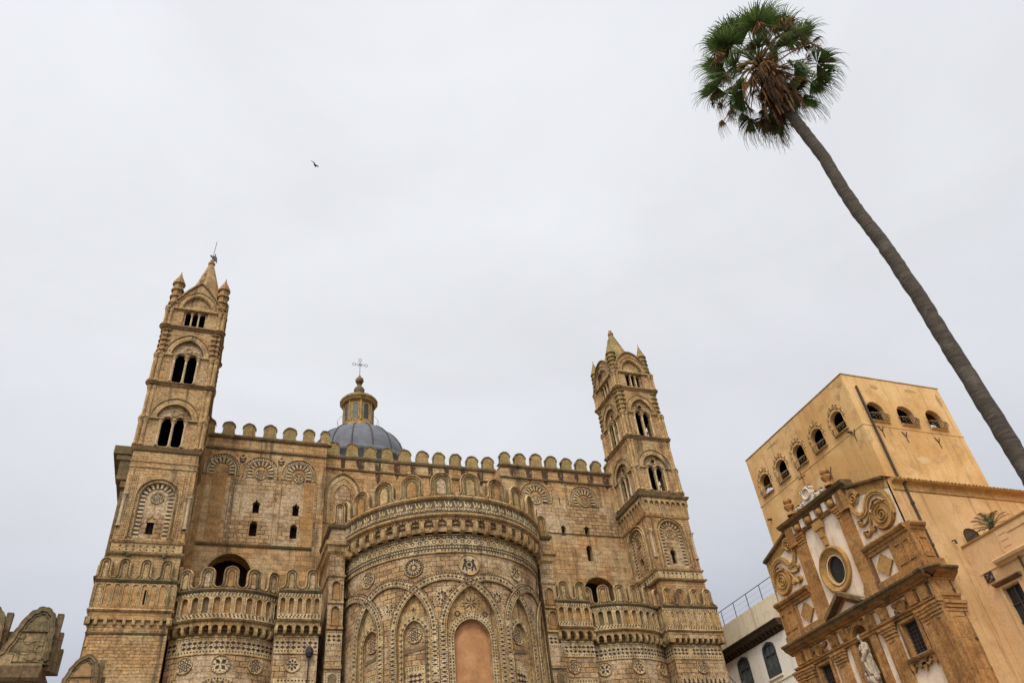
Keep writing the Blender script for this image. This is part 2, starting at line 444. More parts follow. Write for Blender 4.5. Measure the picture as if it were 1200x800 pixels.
def stamp(mb, fr, u, v, size, shape, w, m=0, rot=0, sy=1):
    if random.random() < .05: return          # lost inlay
    size *= random.uniform(.86, 1.1); rot += random.uniform(-.06, .06)
    for p in SHAPES[shape]:
        q = [_rot((a*size, b*size*sy), rot) for a, b in p]
        q = [(u+a, v+b) for a, b in q]
        if len(q) > 6: 
            for t in tessellate_polygon([[Vector((a, b, 0)) for a, b in q]]): mb.face([fr.P(*q[i], w) for i in t], [q[i] for i in t], m)
        else: mb.face([fr.P(a, b, w) for a, b in q], q, m)
def along(path, step, off=0, s0=0):
    """points spaced along a path: (u, v, angle), shifted sideways by off"""
    p = resample(path, step); nn = normals(p)
    return [(a+n[0]*off, b+n[1]*off, math.atan2(-n[0], n[1])) for (a, b), n in zip(p, nn)]
def row(mb, fr, u0, u1, v, step, size, shape, w, m=0, sy=1, rot=0):
    n = max(1, round((u1-u0)/step))
    for i in range(n): stamp(mb, fr, u0+(i+.5)*(u1-u0)/n, v, size, shape, w, m, rot, sy)
def roundel(mb, fr, u, v, r, kind=0, w=0, mr=0, md=1, mp=2):
    """carved wheel: raised rim, sunk field, dark inlay petals"""
    ribbon(mb, fr, circle(u, v, r*.93), .07*r, .07*r, w, w+.07, mr, closed=True, rnd=True)
    disc(mb, fr, u, v, r*.9, w+.012, mp if kind != 2 else md)
    if kind == 0:
        for k in range(8):
            a = k*PI/4; stamp(mb, fr, u+.48*r*math.cos(a), v+.48*r*math.sin(a), r*.56, 'dia', w+.02, md, a, .55)
        disc(mb, fr, u, v, r*.15, w+.021, md, 10)
    elif kind == 1:
        for k in range(6):
            a = k*PI/3; ring(mb, fr, u+.5*r*math.cos(a), v+.5*r*math.sin(a), r*.13, r*.24, w+.02, md, 10)
        ring(mb, fr, u, v, r*.1, r*.2, w+.02, md, 10)
        for k in range(14):
            a = k*PI/7; stamp(mb, fr, u+.80*r*math.cos(a), v+.80*r*math.sin(a), r*.11, 'sq', w+.02, md, a)
    elif kind == 2:
        for k in range(16):
            a = k*PI/8; stamp(mb, fr, u+.52*r*math.cos(a), v+.52*r*math.sin(a), r*.5, 'dia', w+.02, mp, a, .32)
        disc(mb, fr, u, v, r*.2, w+.021, mp, 12)
        for k in range(20):
            a = k*PI/10; stamp(mb, fr, u+.85*r*math.cos(a), v+.85*r*math.sin(a), r*.09, 'sq', w+.02, mp, a)
    elif kind == 3:
        for k in range(4):
            a = PI/4+k*PI/2; stamp(mb, fr, u+.42*r*math.cos(a), v+.42*r*math.sin(a), r*.62, 'dia', w+.02, md, a, .62)
        for k in range(4):
            a = k*PI/2; stamp(mb, fr, u+.62*r*math.cos(a), v+.62*r*math.sin(a), r*.26, 'dia', w+.02, md, a, .7)
        for k in range(18):
            a = k*PI/9; stamp(mb, fr, u+.82*r*math.cos(a), v+.82*r*math.sin(a), r*.10, 'sq', w+.02, md, a)
    elif kind == 4:      # pair of beasts facing a stem
        for s in (-1, 1):
            for p in ([(.12, -.45), (.22, -.1), (.45, .0), (.55, -.45), (.42, -.40), (.38, -.15), (.28, -.2), (.24, -.5)],
                      [(.2, -.05), (.12, .25), (.28, .5), (.42, .35), (.34, .2), (.45, .02)]):
                q = [(u+s*a*r*1.25, v+b*r*1.15) for a, b in p]
                for t in tessellate_polygon([[Vector((a, b, 0)) for a, b in q]]): mb.face([fr.P(*q[i], w+.02) for i in t], [q[i] for i in t], md)
        stamp(mb, fr, u, v, r*.9, 'dia', w+.021, md, 0, .9)
        ring(mb, fr, u, v, r*.2, r*.28, w+.022, mp, 12)

def lathe(mb, cx, cy, prof, seg=12, m=0, a0=0, a1=2*PI, sx=1, sy=1):
    closed = abs(a1-a0-2*PI) < 1e-6
    K = seg if closed else seg+1
    R = [[Vector((cx+sx*r*math.cos(a0+(a1-a0)*i/seg), cy+sy*r*math.sin(a0+(a1-a0)*i/seg), z)) for i in range(K)] for r, z in prof]
    s = 0
    for q, (A, B) in enumerate(zip(R, R[1:])):
        r = max(prof[q][0], prof[q+1][0]); d = math.hypot(prof[q+1][0]-prof[q][0], prof[q+1][1]-prof[q][1])
        for i in range(seg):
            j = (i+1) % K; u0, u1 = (a1-a0)*i/seg*r, (a1-a0)*(i+1)/seg*r
            mb.face([A[i], A[j], B[j], B[i]], [(u0, s), (u1, s), (u1, s+d), (u0, s+d)], m)
        s += d
def tube(mb, pts, r, seg=6, m=0, r1=None):
    pts = [Vector(p) for p in pts]; K = len(pts); rings = []
    up = Vector((.13, .21, .97)); n0 = None
    for i, p in enumerate(pts):
        d = (pts[min(i+1, K-1)]-pts[max(i-1, 0)]).normalized()
        if n0 is None: n0 = d.cross(up if abs(d.dot(up)) < .95 else Vector((1, 0, 0))).normalized()
        n0 = (n0-d*n0.dot(d)).normalized(); b = d.cross(n0)
        rr = (r if r1 is None else r+(r1-r)*i/(K-1)) if not isinstance(r, list) else r[i]
        rings.append([p+(n0*math.cos(2*PI*k/seg)+b*math.sin(2*PI*k/seg))*rr for k in range(seg)])
    s = 0
    for i in range(K-1):
        d = (pts[i+1]-pts[i]).length
        for k in range(seg):
            j = (k+1) % seg
            mb.face([rings[i][k], rings[i][j], rings[i+1][j], rings[i+1][k]], [(k/seg, s), ((k+1)/seg, s), ((k+1)/seg, s+d), (k/seg, s+d)], m)
        s += d
    mb.face(rings[0][::-1], m=m); mb.face(rings[-1], m=m)
def ring_cornice(mb, x0, x1, y0, y1, prof, m=0, rim=None):
    """cornice with mitred corners round a box; prof [(z, projection)...] bottom to top"""
    for (z0, w0), (z1, w1) in zip(prof, prof[1:]):
        A = [(x0-w0, y0-w0, z0), (x1+w0, y0-w0, z0), (x1+w0, y1+w0, z0), (x0-w0, y1+w0, z0)]
        B = [(x0-w1, y0-w1, z1), (x1+w1, y0-w1, z1), (x1+w1, y1+w1, z1), (x0-w1, y1+w1, z1)]
        for i in range(4):
            j = (i+1) % 4; mb.face([A[i], A[j], B[j], B[i]], m=m)
    for (z, w), fl in ((prof[-1], 1), (prof[0], -1)):
        q = [(x0-w, y0-w, z), (x1+w, y0-w, z), (x1+w, y1+w, z), (x0-w, y1+w, z)]
        if rim is None: mb.face(q[::fl], m=m); continue
        r = rim; p = [(x0+r, y0+r, z), (x1-r, y0+r, z), (x1-r, y1-r, z), (x0+r, y1-r, z)]      # open in the middle
        for i in range(4): j = (i+1) % 4; mb.face([q[i], q[j], p[j], p[i]][::fl], m=m)
def solid(mb, x0, x1, y0, y1, z0, z1, m=0):
    ring_cornice(mb, x0, x1, y0, y1, [(z0, 0), (z1, 0)], m)
def one(name, mats, parent, fn, smooth=False):
    mb = MB(); fn(mb); return mb.build(name, mats, parent, smooth)

# ================================================================ ground
def _ground():
    m, nt = _mat('paving'); N, L = _graph(nt)
    out = N('ShaderNodeOutputMaterial'); b = N('ShaderNodeBsdfPrincipled'); L(b.outputs[0], out.inputs['Surface']); b.inputs['Roughness'].default_value = .8
    tc = N('ShaderNodeTexCoord'); br = N('ShaderNodeTexBrick'); br.inputs['Scale'].default_value = 1
    br.inputs['Brick Width'].default_value = .9; br.inputs['Row Height'].default_value = .45; br.inputs['Mortar Size'].default_value = .01
    br.inputs['Color1'].default_value = (.20, .18, .15, 1); br.inputs['Color2'].default_value = (.15, .135, .115, 1); br.inputs['Mortar'].default_value = (.08, .07, .06, 1)
    L(tc.outputs['Object'], br.inputs['Vector'])
    n = _noise(N, L, tc.outputs['Object'], .6, 6, .65)
    L(_mix(N, L, _map(N, L, n, .4, .7, 0, .5), br.outputs['Color'], (.12, .105, .085)), b.inputs['Base Color'])
_ground()
def _g(mb): mb.face([(-900, -900, 0), (900, -900, 0), (900, 900, 0), (-900, 900, 0)])
g = one('ground', 'paving', None, _g); g['kind'] = 'structure'

# ================================================================ cathedral
cath = thing('cathedral', 'large ochre stone cathedral with two leaning-in bell towers, round apse, battlements and grey dome', 'cathedral', (14.0, 50.0, 0))
ORN = ['stone_carved', 'lava', 'stone_pale', 'interior', 'stone_merlon', 'stone_dark', 'stone_orange', 'stone_inlay_ground', 'stone_rough', 'stone_trim']
CARV, LAVA, PALE_, INT, MERL, DARK, ORNG, INLAY, ROUGH, TRIM = range(10)

def merlon_outline(uc, v0, hw, h, flare=.16):
    p = [(uc-hw-flare, v0), (uc-hw-flare*.35, v0+.07*h), (uc-hw, v0+.22*h), (uc-hw*.98, v0+h-hw)]
    p += [(uc-hw*.98*math.cos(PI*i/12), v0+h-hw+hw*math.sin(PI*i/12)) for i in range(1, 12)]
    p += [(uc+hw*.98, v0+h-hw), (uc+hw, v0+.22*h), (uc+hw+flare*.35, v0+.07*h), (uc+hw+flare, v0)]
    return p
def plain_merlon(parent, fr, uc, v0, hw, h, th=.42):
    hw = hw*random.uniform(.91, 1.05); h = h*random.uniform(.93, 1.05); uc += random.uniform(-.04, .04); lean = random.uniform(-.035, .035)
    def f(mb):
        q = [(a+random.uniform(-.02, .02)+lean*(b-v0), b+random.uniform(-.025, .025)*(b > v0+.1)) for a, b in merlon_outline(uc, v0, hw, h, .21)]
        poly(mb, fr, q[::-1], -th, 0, MERL, DARK, back=True)
        o = q[3:-3]
        ribbon(mb, fr, o, .065, .025, -th*.98, .05, DARK)
    one('merlon', ORN, parent, f)
def wave_merlon(parent, fr, uc, v0, hw, h, pitch, th=.3, panel=True, w=0):
    """merlon whose rounded moulding runs down into a trough on both sides"""
    hw = hw*random.uniform(.95, 1.04); h = h*random.uniform(.96, 1.03)
    g = pitch/2
    def f(mb):
        q = g-hw; qh = min(q*1.15, .42*h)
        o = [(uc-g, v0), (uc-g, v0+.05)] + [(uc-g+q*math.sin(PI/2*i/6), v0+.05+qh*(1-math.cos(PI/2*i/6))) for i in range(1, 7)] + [(uc-hw, v0+h-hw)]
        arc = [(uc-hw*math.cos(PI*i/14), v0+h-hw+hw*math.sin(PI*i/14)) for i in range(1, 14)]
        r = [(2*uc-a, b) for a, b in o[::-1]]
        full = o+arc+r
        poly(mb, fr, full[::-1], w-th, w, MERL, DARK, back=True)
        ribbon(mb, fr, (o+arc+r)[1:-1], .03, .085, w-.03, w+.13, CARV, rnd=True)
        ribbon(mb, fr, [(a, b) for a, b in (o+arc+r)[1:-1]], -.085, .125, w-.02, w+.03, DARK)  # dark line paints in the shade of the groove between the mouldings
        ribbon(mb, fr, [(a, b) for a, b in (o+arc+r)[2:-2]], -.125, .20, w-.02, w+.09, CARV, rnd=True)
        ih = hw*.50
        if panel:
            pth = arch_path(uc, ih, v0+h-hw-.06, ih*1.25, v0+.10*h, 12)
            ribbon(mb, fr, pth, .03, .05, w, w+.05, DARK)
            a = arch(uc, ih-.03, v0+.08*h, v0+h-hw-.06, (ih-.03)*1.25, 10)
            fill(mb, fr, a, w+.006, random.choice((ROUGH, CARV, ORNG, CARV)))
    one('merlon', ORN, parent, f)

def corbel(mb, fr, uc, v0, v1, cw, proj, m=CARV):
    h = v1-v0
    sweep(mb, fr, uc-cw/2, uc+cw/2, [(v0+.06*h, 0), (v0, proj*.55), (v0+.12*h, proj*.85), (v0+.42*h, proj*.98), (v1, proj), (v1, 0)], m)
def corbel_row(mb, fr, u0, u1, v0, v1, n, proj, m=CARV, cusps=False, corb=True):
    p = (u1-u0)/n; vm = v0+(v1-v0)*(.52 if cusps else .46)
    hs = [arch(u0+(i+.5)*p, p*.36, v0-.01, vm, p*(.36 if cusps else .42), 8) for i in range(n)]
    for h in hs: h.lo = lambda u, k=vm-.02: k
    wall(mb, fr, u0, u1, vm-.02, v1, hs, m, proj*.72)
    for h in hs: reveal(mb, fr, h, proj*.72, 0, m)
    quad(mb, fr, u0, u1, v0, v1, .004, DARK)  # dark backing paints in the shade between the corbels
    if cusps:
        for i in range(n):
            u = u0+(i+.5)*p
            for k in range(5):
                a = PI*(k+.5)/5; stamp(mb, fr, u+p*.40*math.cos(a), vm+p*.46*math.sin(a), p*.26, 'tri', proj*.72+.006, LAVA, a)
            disc(mb, fr, u0+i*p, v1-.13*(v1-v0), p*.055, proj*.72+.006, LAVA, 8)
    if corb:
        for i in range(n+1): corbel(mb, fr, u0+i*p, v0, vm+.12*(v1-v0), p*.34, proj, m)
def inlay_strip(mb, fr, u0, u1, v0, v1, w, shape='sq', step=None, pale=PALE_, dk=LAVA, two=True):
    h = v1-v0; step = step or h*.9
    sweep(mb, fr, u0, u1, [(v0, w-.08), (v0, w), (v1, w), (v1, w-.08)], pale)
    if two:
        row(mb, fr, u0, u1, v0+h*.28, step, h*.40, shape, w+.006, dk)
        row(mb, fr, u0+step/2, u1, v0+h*.72, step, h*.40, shape, w+.006, dk)
    else: row(mb, fr, u0, u1, v0+h*.5, step, h*.7, shape, w+.006, dk)
def blind_arcade(mb, fr, u0, u1, v0, v1, n, w, back=ORNG):
    p = (u1-u0)/n
    hs = [arch(u0+(i+.5)*p, p*.27, v0+.03, v1-.30*p-.09, p*.30, 8) for i in range(n)]
    wall(mb, fr, u0, u1, v0, v1, hs, CARV, w)
    for i, h in enumerate(hs):
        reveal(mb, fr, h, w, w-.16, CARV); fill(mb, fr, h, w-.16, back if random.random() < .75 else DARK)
        ribbon(mb, fr, [(u, min(v, 99)) for u, v in arch_path(u0+(i+.5)*p, p*.33, v1-.30*p-.09, p*.36, v0+.03, 8)], .022, .022, w, w+.04, PALE_, rnd=True)
    for i in range(n+1):
        u = u0+i*p
        ribbon(mb, fr, [(u, v0), (u, v1-.35*p)], .03, .03, w, w+.035, CARV, rnd=True)
def parapet(part, fr, u0, u1, z, n_arc, n_corb, merl, mh, mhw, pitch, proj=.36, inlay=True, band=True, below=0.0, side=(True, True)):
    """cornice, blind arcade, corbel table and inlaid band; z = cornice level"""
    e0, e1 = (proj+.1)*side[0], (proj+.1)*side[1]
    one('cornice', ORN, part, lambda mb: (sweep(mb, fr, u0, u1, [(z-.17, proj-.05), (z-.13, proj+.06), (z-.03, proj+.13), (z+.05, proj+.10), (z+.06, -.3)], DARK)))
    def arc(mb):
        if inlay:
            inlay_strip(mb, fr, u0, u1, z-.36, z-.17, proj+.02)
            inlay_strip(mb, fr, u0, u1, z-1.62, z-1.40, proj+.03)
            blind_arcade(mb, fr, u0, u1, z-1.40, z-.36, n_arc, proj)
        else:
            blind_arcade(mb, fr, u0, u1, z-1.45, z-.17, n_arc, proj)
            quad(mb, fr, u0, u1, z-1.72, z-1.45, proj+.012, ORNG)
        for u, f in ((u0, -1), (u1, 1)): mb.face([fr.P(u, z-1.72, -.3), fr.P(u, z-1.72, proj), fr.P(u, z, proj), fr.P(u, z, -.3)][::f], m=CARV)
    one('blind_arcade', ORN, part, arc)
    one('string_course', ORN, part, lambda mb: sweep(mb, fr, u0, u1, [(z-1.78, 0), (z-1.78, proj+.02), (z-1.70, proj+.10), (z-1.62, proj+.06), (z-1.60, proj-.1)], CARV))
    one('corbel_table', ORN, part, lambda mb: (corbel_row(mb, fr, u0, u1, z-2.50, z-1.78, n_corb, proj, CARV), [mb.face([fr.P(u, z-2.5, 0), fr.P(u, z-1.78, proj*.9), fr.P(u, z-1.78, 0)], m=CARV) for u in (u0, u1)]))
    for uc in merl: wave_merlon(part, fr, uc, z+.05, mhw, mh, pitch, w=proj+.02)
    if band:
        def bnd(mb):
            zb = z-2.60
            sweep(mb, fr, u0, u1, [(zb-.02, 0), (zb, .06), (zb+.08, .06), (zb+.1, 0)], CARV)
            quad(mb, fr, u0, u1, zb-.86, zb-.02, .02, PALE_)
            row(mb, fr, u0, u1, zb-.10, .17, .085, 'dia', .027, LAVA)
            row(mb, fr, u0, u1, zb-.42, .29, .46, 'spool', .027, LAVA)
            row(mb, fr, u0+.145, u1-.145, zb-.42, .29, .09, 'dia', .027, LAVA)
            row(mb, fr, u0, u1, zb-.76, .17, .085, 'sq', .027, LAVA)
            sweep(mb, fr, u0, u1, [(zb-.94, 0), (zb-.92, .05), (zb-.86, .05), (zb-.84, 0)], CARV)
        one('inlaid_band', ORN, part, bnd)

def slot(part, fr, h, depth=.45, mat=INT):
    def f(mb): reveal(mb, fr, h, .0, -depth, CARV); fill(mb, fr, h, -depth, mat)
    return one('window', ORN, part, f)
def facade_arch(part, fr, uc, vs_, R, foot, kind, rnd=True, roundel_kind=1, rs=1.0, rr=.40, rv=-.1):
    def f(mb):
        ribbon(mb, fr, arch_path(uc, R, vs_, R, foot), .05, .05, 0, .10, CARV, rnd=True)
        p = arch_path(uc, R*.86, vs_, R*.86, foot)
        ribbon(mb, fr, p, R*.115, R*.115, 0, .03, PALE_)
        if kind == 'ring':
            ribbon(mb, fr, p, R*.115, R*.115, .0, .034, INLAY)
            for u, v, a in along(p, .265): ring(mb, fr, u, v, .045, .115, .042, PALE_, 12); disc(mb, fr, u, v, .03, .042, LAVA, 6)
        elif kind == 'check':
            for o, d in ((-.075*R, 0), (0, .5), (.075*R, 0)):
                for k, (u, v, a) in enumerate(along(p, .085, o)):
                    if (k + int(d*2)) % 2: stamp(mb, fr, u, v, .082, 'sq', .036, LAVA, a)
        else:
            for k, (u, v, a) in enumerate(along(p, .17)): stamp(mb, fr, u, v, .15, 'dia', .036, LAVA, a, 1.3); 
            for u, v, a in along(p, .17, R*.09): stamp(mb, fr, u, v, .06, 'sq', .036, LAVA, a)
        p = arch_path(uc, R*.58, vs_, R*.58, foot)
        ribbon(mb, fr, p, R*.15, R*.15, 0, .05, PALE_, ms=CARV, alt=(LAVA, .125))
        ribbon(mb, fr, arch_path(uc, R*.73, vs_, R*.73, foot), .03, .03, 0, .08, CARV, rnd=True)
        ribbon(mb, fr, arch_path(uc, R*.42, vs_, R*.42, foot), .03, .03, 0, .08, CARV, rnd=True)
    one('blind_arch', ORN, part, f)
    if rnd: one('roundel', ORN, part, lambda mb: roundel(mb, fr, uc, vs_+rv, rr, roundel_kind, .012, CARV, LAVA, PALE_))

def facade_block(name_mat, x0, x1, y, zt, depth, holes, extra=None):
    fr = front(y)
    def f(mb):
        if extra: extra(mb, fr)
        wall(mb, fr, x0, x1, 0, zt, holes, 0, 0)
        for s, x in ((-1, x0), (1, x1)):
            q = [(x, y, 0), (x, y+depth, 0), (x, y+depth, zt), (x, y, zt)]
            mb.face(q if s > 0 else q[::-1])
        mb.face([(x0, y, zt), (x1, y, zt), (x1, y+depth, zt), (x0, y+depth, zt)])
        mb.face([(x1, y+depth, 0), (x0, y+depth, 0), (x0, y+depth, zt), (x1, y+depth, zt)])
    return one('facade_wall', [name_mat, 'soot_stain'], cath, f), fr

# ---- left stretch of the east front
wins = [lobed(-.62, .21, 27.0, 27.62, .38), lobed(1.98, .21, 27.0, 27.6, .38), lobed(4.6, .21, 26.95, 27.55, .38),
        arch(1.96, .235, 25.32, 26.12, .28), arch(4.57, .23, 25.3, 26.08, .27)]
lun = arch(.78, 1.48, 19.5, 22.55, 1.58, 16)
FL, fr = facade_block('stone', -1.95, 6.45, 50.0, 32.75, 2.2, wins+[lun])
for h in wins: slot(FL, fr, h)
def f(mb): reveal(mb, fr, lun, 0, -1.3, CARV); fill(mb, fr, lun, -1.3, INT); ribbon(mb, fr, arch_path(.78, 1.50, 22.55, 1.60, 20), .02, .10, 0, .05, CARV)
one('lunette_recess', ORN, FL, f)
def f(mb):     # patches of other masonry
    quad(mb, fr, -1.05, -.12, 24.9, 29.6, .006, ORNG); quad(mb, fr, -1.8, -1.45, 22, 31.6, .006, ORNG)
    quad(mb, fr, 5.05, 5.75, 24.7, 29.6, .006, ORNG)
    wall(mb, fr, 1.0, 4.95, 24.75, 29.6, [h for h in wins if h.ua > 1], ROUGH, .007)
    wall(mb, fr, .18, .95, 24.8, 29.6, [], ROUGH, .006)
one('masonry_patch', ORN, FL, f)
facade_arch(FL, fr, -.55, 30.15, 1.16, 29.7, 'dia', False)
facade_arch(FL, fr, 2.02, 30.1, 1.18, 29.65, 'ring', roundel_kind=1, rv=-.22)
facade_arch(FL, fr, 4.62, 30.1, 1.18, 29.65, 'check', roundel_kind=3, rv=-.25)
def f(mb):
    for u in (.42, .95, 3.12, 3.5): ribbon(mb, fr, [(u, 24.8), (u, 29.7)], .035, .035, 0, .07, CARV, rnd=True)
    for u, k in ((.72, 'cross'), (3.32, 'cross')):
        for a, b in ((-.22, .2), (.22, .2), (0, -.05), (-.22, -.3), (.22, -.3), (0, .42)): stamp(mb, fr, u+a*.8, 30.9+b, .2, 'dia', .012, LAVA); 
        ring(mb, fr, u, 30.9, .12, .2, .012, LAVA, 12)
    for u in (.15, .3, 5.85, 5.95):
        for k in range(38): stamp(mb, fr, u, 24.9+k*.125, .06, 'sq', .012, LAVA)
one('spandrel_inlay', ORN, FL, f)
one('string_course', ORN, FL, lambda mb: sweep(mb, fr, -1.9, 6.5, [(32.58, 0), (32.66, .13), (32.78, .18), (32.86, .16), (32.87, -.5)], DARK))
one('string_course', ORN, FL, lambda mb: sweep(mb, fr, -1.9, 6.5, [(31.66, 0), (31.70, .10), (31.80, .12), (31.85, 0)], DARK))
one('string_course', ORN, FL, lambda mb: sweep(mb, fr, -1.45, 5.8, [(24.50, 0), (24.58, .10), (24.68, .14), (24.72, 0)], DARK))
for k in range(6): plain_merlon(FL, fr, -1.86+1.395*k, 32.84, .45, 1.17)
plain_merlon(FL, fr, 6.28, 32.84, .30, 1.1)

# ---- middle stretch, set back
def stains(u0, n, z, lo):
    def f(mb, fr):     # run-off stains below the gaps of the battlement
        for k in range(n):
            u = u0+1.36*k; w_ = random.uniform(.2, .4); b = z-lo*random.uniform(.6, 1.3)
            u += random.uniform(-.08, .08); w_ *= 1.7
            tri = [(u-w_/2, z), (u-w_*.42, z-.6), (u-w_*.3, b+.4), (u, b), (u+w_*.3, b+.3), (u+w_*.45, z-.55), (u+w_/2, z)]
            mb.face([fr.P(a, c, .005) for a, c in tri], tri, 1)
    return f
FM, frm = facade_block('stone', 6.45, 19.95, 51.2, 32.6, 2.0, [], stains(6.45, 10, 32.4, 1.6))
one('string_course', ORN, FM, lambda mb: sweep(mb, frm, 6.4, 20, [(32.42, 0), (32.50, .10), (32.64, .14), (32.72, .12), (32.73, -.5)], DARK))
one('string_course', ORN, FM, lambda mb: sweep(mb, frm, 6.4, 20, [(31.50, 0), (31.54, .10), (31.64, .12), (31.68, 0)], DARK))
for k in range(10): plain_merlon(FM, frm, 7.13+1.368*k, 32.7, .47, 1.12)
def f(mb):
    ribbon(mb, frm, arch_path(7.95, 1.28, 29.5, 1.75, 27.2), .08, .08, 0, .14, CARV, rnd=True)
    ribbon(mb, frm, arch_path(7.95, 1.0, 29.5, 1.40, 27.2), .10, .10, 0, .05, PALE_)
    ribbon(mb, frm, arch_path(7.95, .62, 29.4, .95, 27.2), .05, .05, 0, .07, CARV, rnd=True)
    fill(mb, frm, arch(7.95, .56, 27.3, 29.4, .9), .012, ROUGH)
one('blind_arch', ORN, FM, f)

# ---- right stretch
winr = [lobed(24.68, .17, 26.8, 27.4, .36), lobed(26.66, .18, 26.85, 27.45, .36), arch(26.58, .23, 24.86, 25.85, .27), lobed(24.7, .05, 29.4, 29.95, .15)]
lunr = arch(26.88, 1.36, 19.5, 22.3, 1.38, 16)
FR, frr = facade_block('stone', 19.95, 29.8, 50.0, 32.5, 2.2, winr+[lunr], stains(21.05, 7, 32.3, 1.1))
for h in winr: slot(FR, frr, h)
def f(mb): reveal(mb, frr, lunr, 0, -1.3, CARV); fill(mb, frr, lunr, -1.3, INT); ribbon(mb, frr, arch_path(26.88, 1.38, 22.3, 1.40, 20), .02, .10, 0, .05, CARV)
one('lunette_recess', ORN, FR, f)
def f(mb): wall(mb, frr, 21.2, 29.6, 27.02, 29.4, [h for h in winr if h.ua < 27], ROUGH, .006)
one('masonry_patch', ORN, FR, f)
facade_arch(FR, frr, 22.68, 29.95, 1.25, 29.45, 'check', roundel_kind=0, rr=.42, rv=-.28)
facade_arch(FR, frr, 26.85, 29.95, 1.25, 29.45, 'check', roundel_kind=1, rr=.42, rv=-.2)
def f(mb):
    for c in (22.68, 26.85):
        for s in (-1, 1):
            for j, u in enumerate((c+s*1.42, c+s*1.54)):
                for k in range(16): stamp(mb, frr, u, 29.5+k*.115, .065, 'sq', .012, LAVA)
        for j in (0, 1):
            for k in range(26): stamp(mb, frr, c-1.45+k*.116, 31.3-j*.11, .062, 'sq', .012, LAVA)
    for u in (24.2, 25.2, 21.1, 28.6): ribbon(mb, frr, [(u, 27.1), (u, 31.3)], .03, .03, 0, .05, CARV, rnd=True)
one('spandrel_inlay', ORN, FR, f)
one('string_course', ORN, FR, lambda mb: sweep(mb, frr, 19.9, 29.8, [(32.34, 0), (32.42, .13), (32.54, .18), (32.62, .16), (32.63, -.5)], DARK))
one('string_course', ORN, FR, lambda mb: sweep(mb, frr, 19.9, 29.8, [(31.38, 0), (31.42, .10), (31.52, .12), (31.57, 0)], DARK))
one('string_course', ORN, FR, lambda mb: sweep(mb, frr, 20.4, 29.8, [(26.92, 0), (26.95, .05), (27.0, .06), (27.03, 0)], DARK))
plain_merlon(FR, frr, 20.42, 32.6, .40, 1.15)
for k in range(7): plain_merlon(FR, frr, 21.78+1.352*k-.02, 32.6, .46, 1.17)

# ---- nave behind, so the walls do not stand alone from the side
one('nave', ['stone_dark'], cath, lambda mb: (solid(mb, -1.5, 29.5, 52.3, 110, 0, 28.5), solid(mb, -7.1, -1.5, 56, 108, 0, 24)))
def f(mb):
    for z0, z1, x in ((28.2, 28.7, -6.6), (28.7, 30.1, -6.9), (30.1, 30.5, -7.15), (30.5, 31.1, -7.4)): solid(mb, x, -5.9, 50.0-(-6.5-x)*.3, 54, z0, z1)
    solid(mb, -6.5, -5.9, 50.2, 54, 0, 28.2)
one('side_cornice', ['stone_dark'], cath, f)

# ---- flat piers, side apses
def pier(x0, x1, y, z, n_arc, rkind, ru):
    fr = front(y)
    def f(mb):
        quad(mb, fr, x0, x1, 0, z-2.4, 0)
        mb.face([(x0, 50.2, 0), (x0, y, 0), (x0, y, z), (x0, 50.2, z)]); mb.face([(x1, y, 0), (x1, 50.2, 0), (x1, 50.2, z), (x1, y, z)])
        mb.face([(x0, y-.3, z-.1), (x1, y-.3, z-.1), (x1, 50.2, z-.1), (x0, 50.2, z-.1)])
    P = one('pier', 'stone_rough', cath, f)
    w = (x1-x0)
    parapet(P, fr, x0, x1, z, n_arc, n_arc, [x0+w*.26, x0+w*.76], 1.24, .37, w*.5, band=True)
    one('roundel', ORN, P, lambda mb: roundel(mb, fr, ru, z-4.1, .45, rkind, .01, CARV, LAVA, PALE_))
    def g_(mb):
        zb = z-4.85
        quad(mb, fr, x0+.1, x1-.1, zb-1.0, zb, .02, PALE_)
        row(mb, fr, x0+.1, x1-.1, zb-.10, .19, .09, 'sq', .027, LAVA); row(mb, fr, x0+.2, x1-.2, zb-.48, .32, .46, 'tree', .027, LAVA, 1.1)
        row(mb, fr, x0+.1, x1-.1, zb-.88, .16, .12, 'tri', .027, LAVA, 1, PI/2)
    one('inlaid_band', ORN, P, g_)
    return P, fr
PL, frp = pier(3.68, 6.10, 46.0, 20.02, 5, 0, 4.75)
PR, frq = pier(21.2, 23.62, 46.0, 20.0, 4, 1, 22.0)
def f(mb):
    lathe(mb, 5.62, 45.86, [(.0, 16.3), (.16, 16.32), (.22, 16.5), (.20, 16.75), (.08, 16.9), (0, 16.92)], 10)
    tube(mb, [(5.62, 45.84, 16.3), (5.60, 45.84, 15.0), (5.6, 45.97, 14.9)], .045, 6)
one('bracket_lamp', 'iron', PL, f)

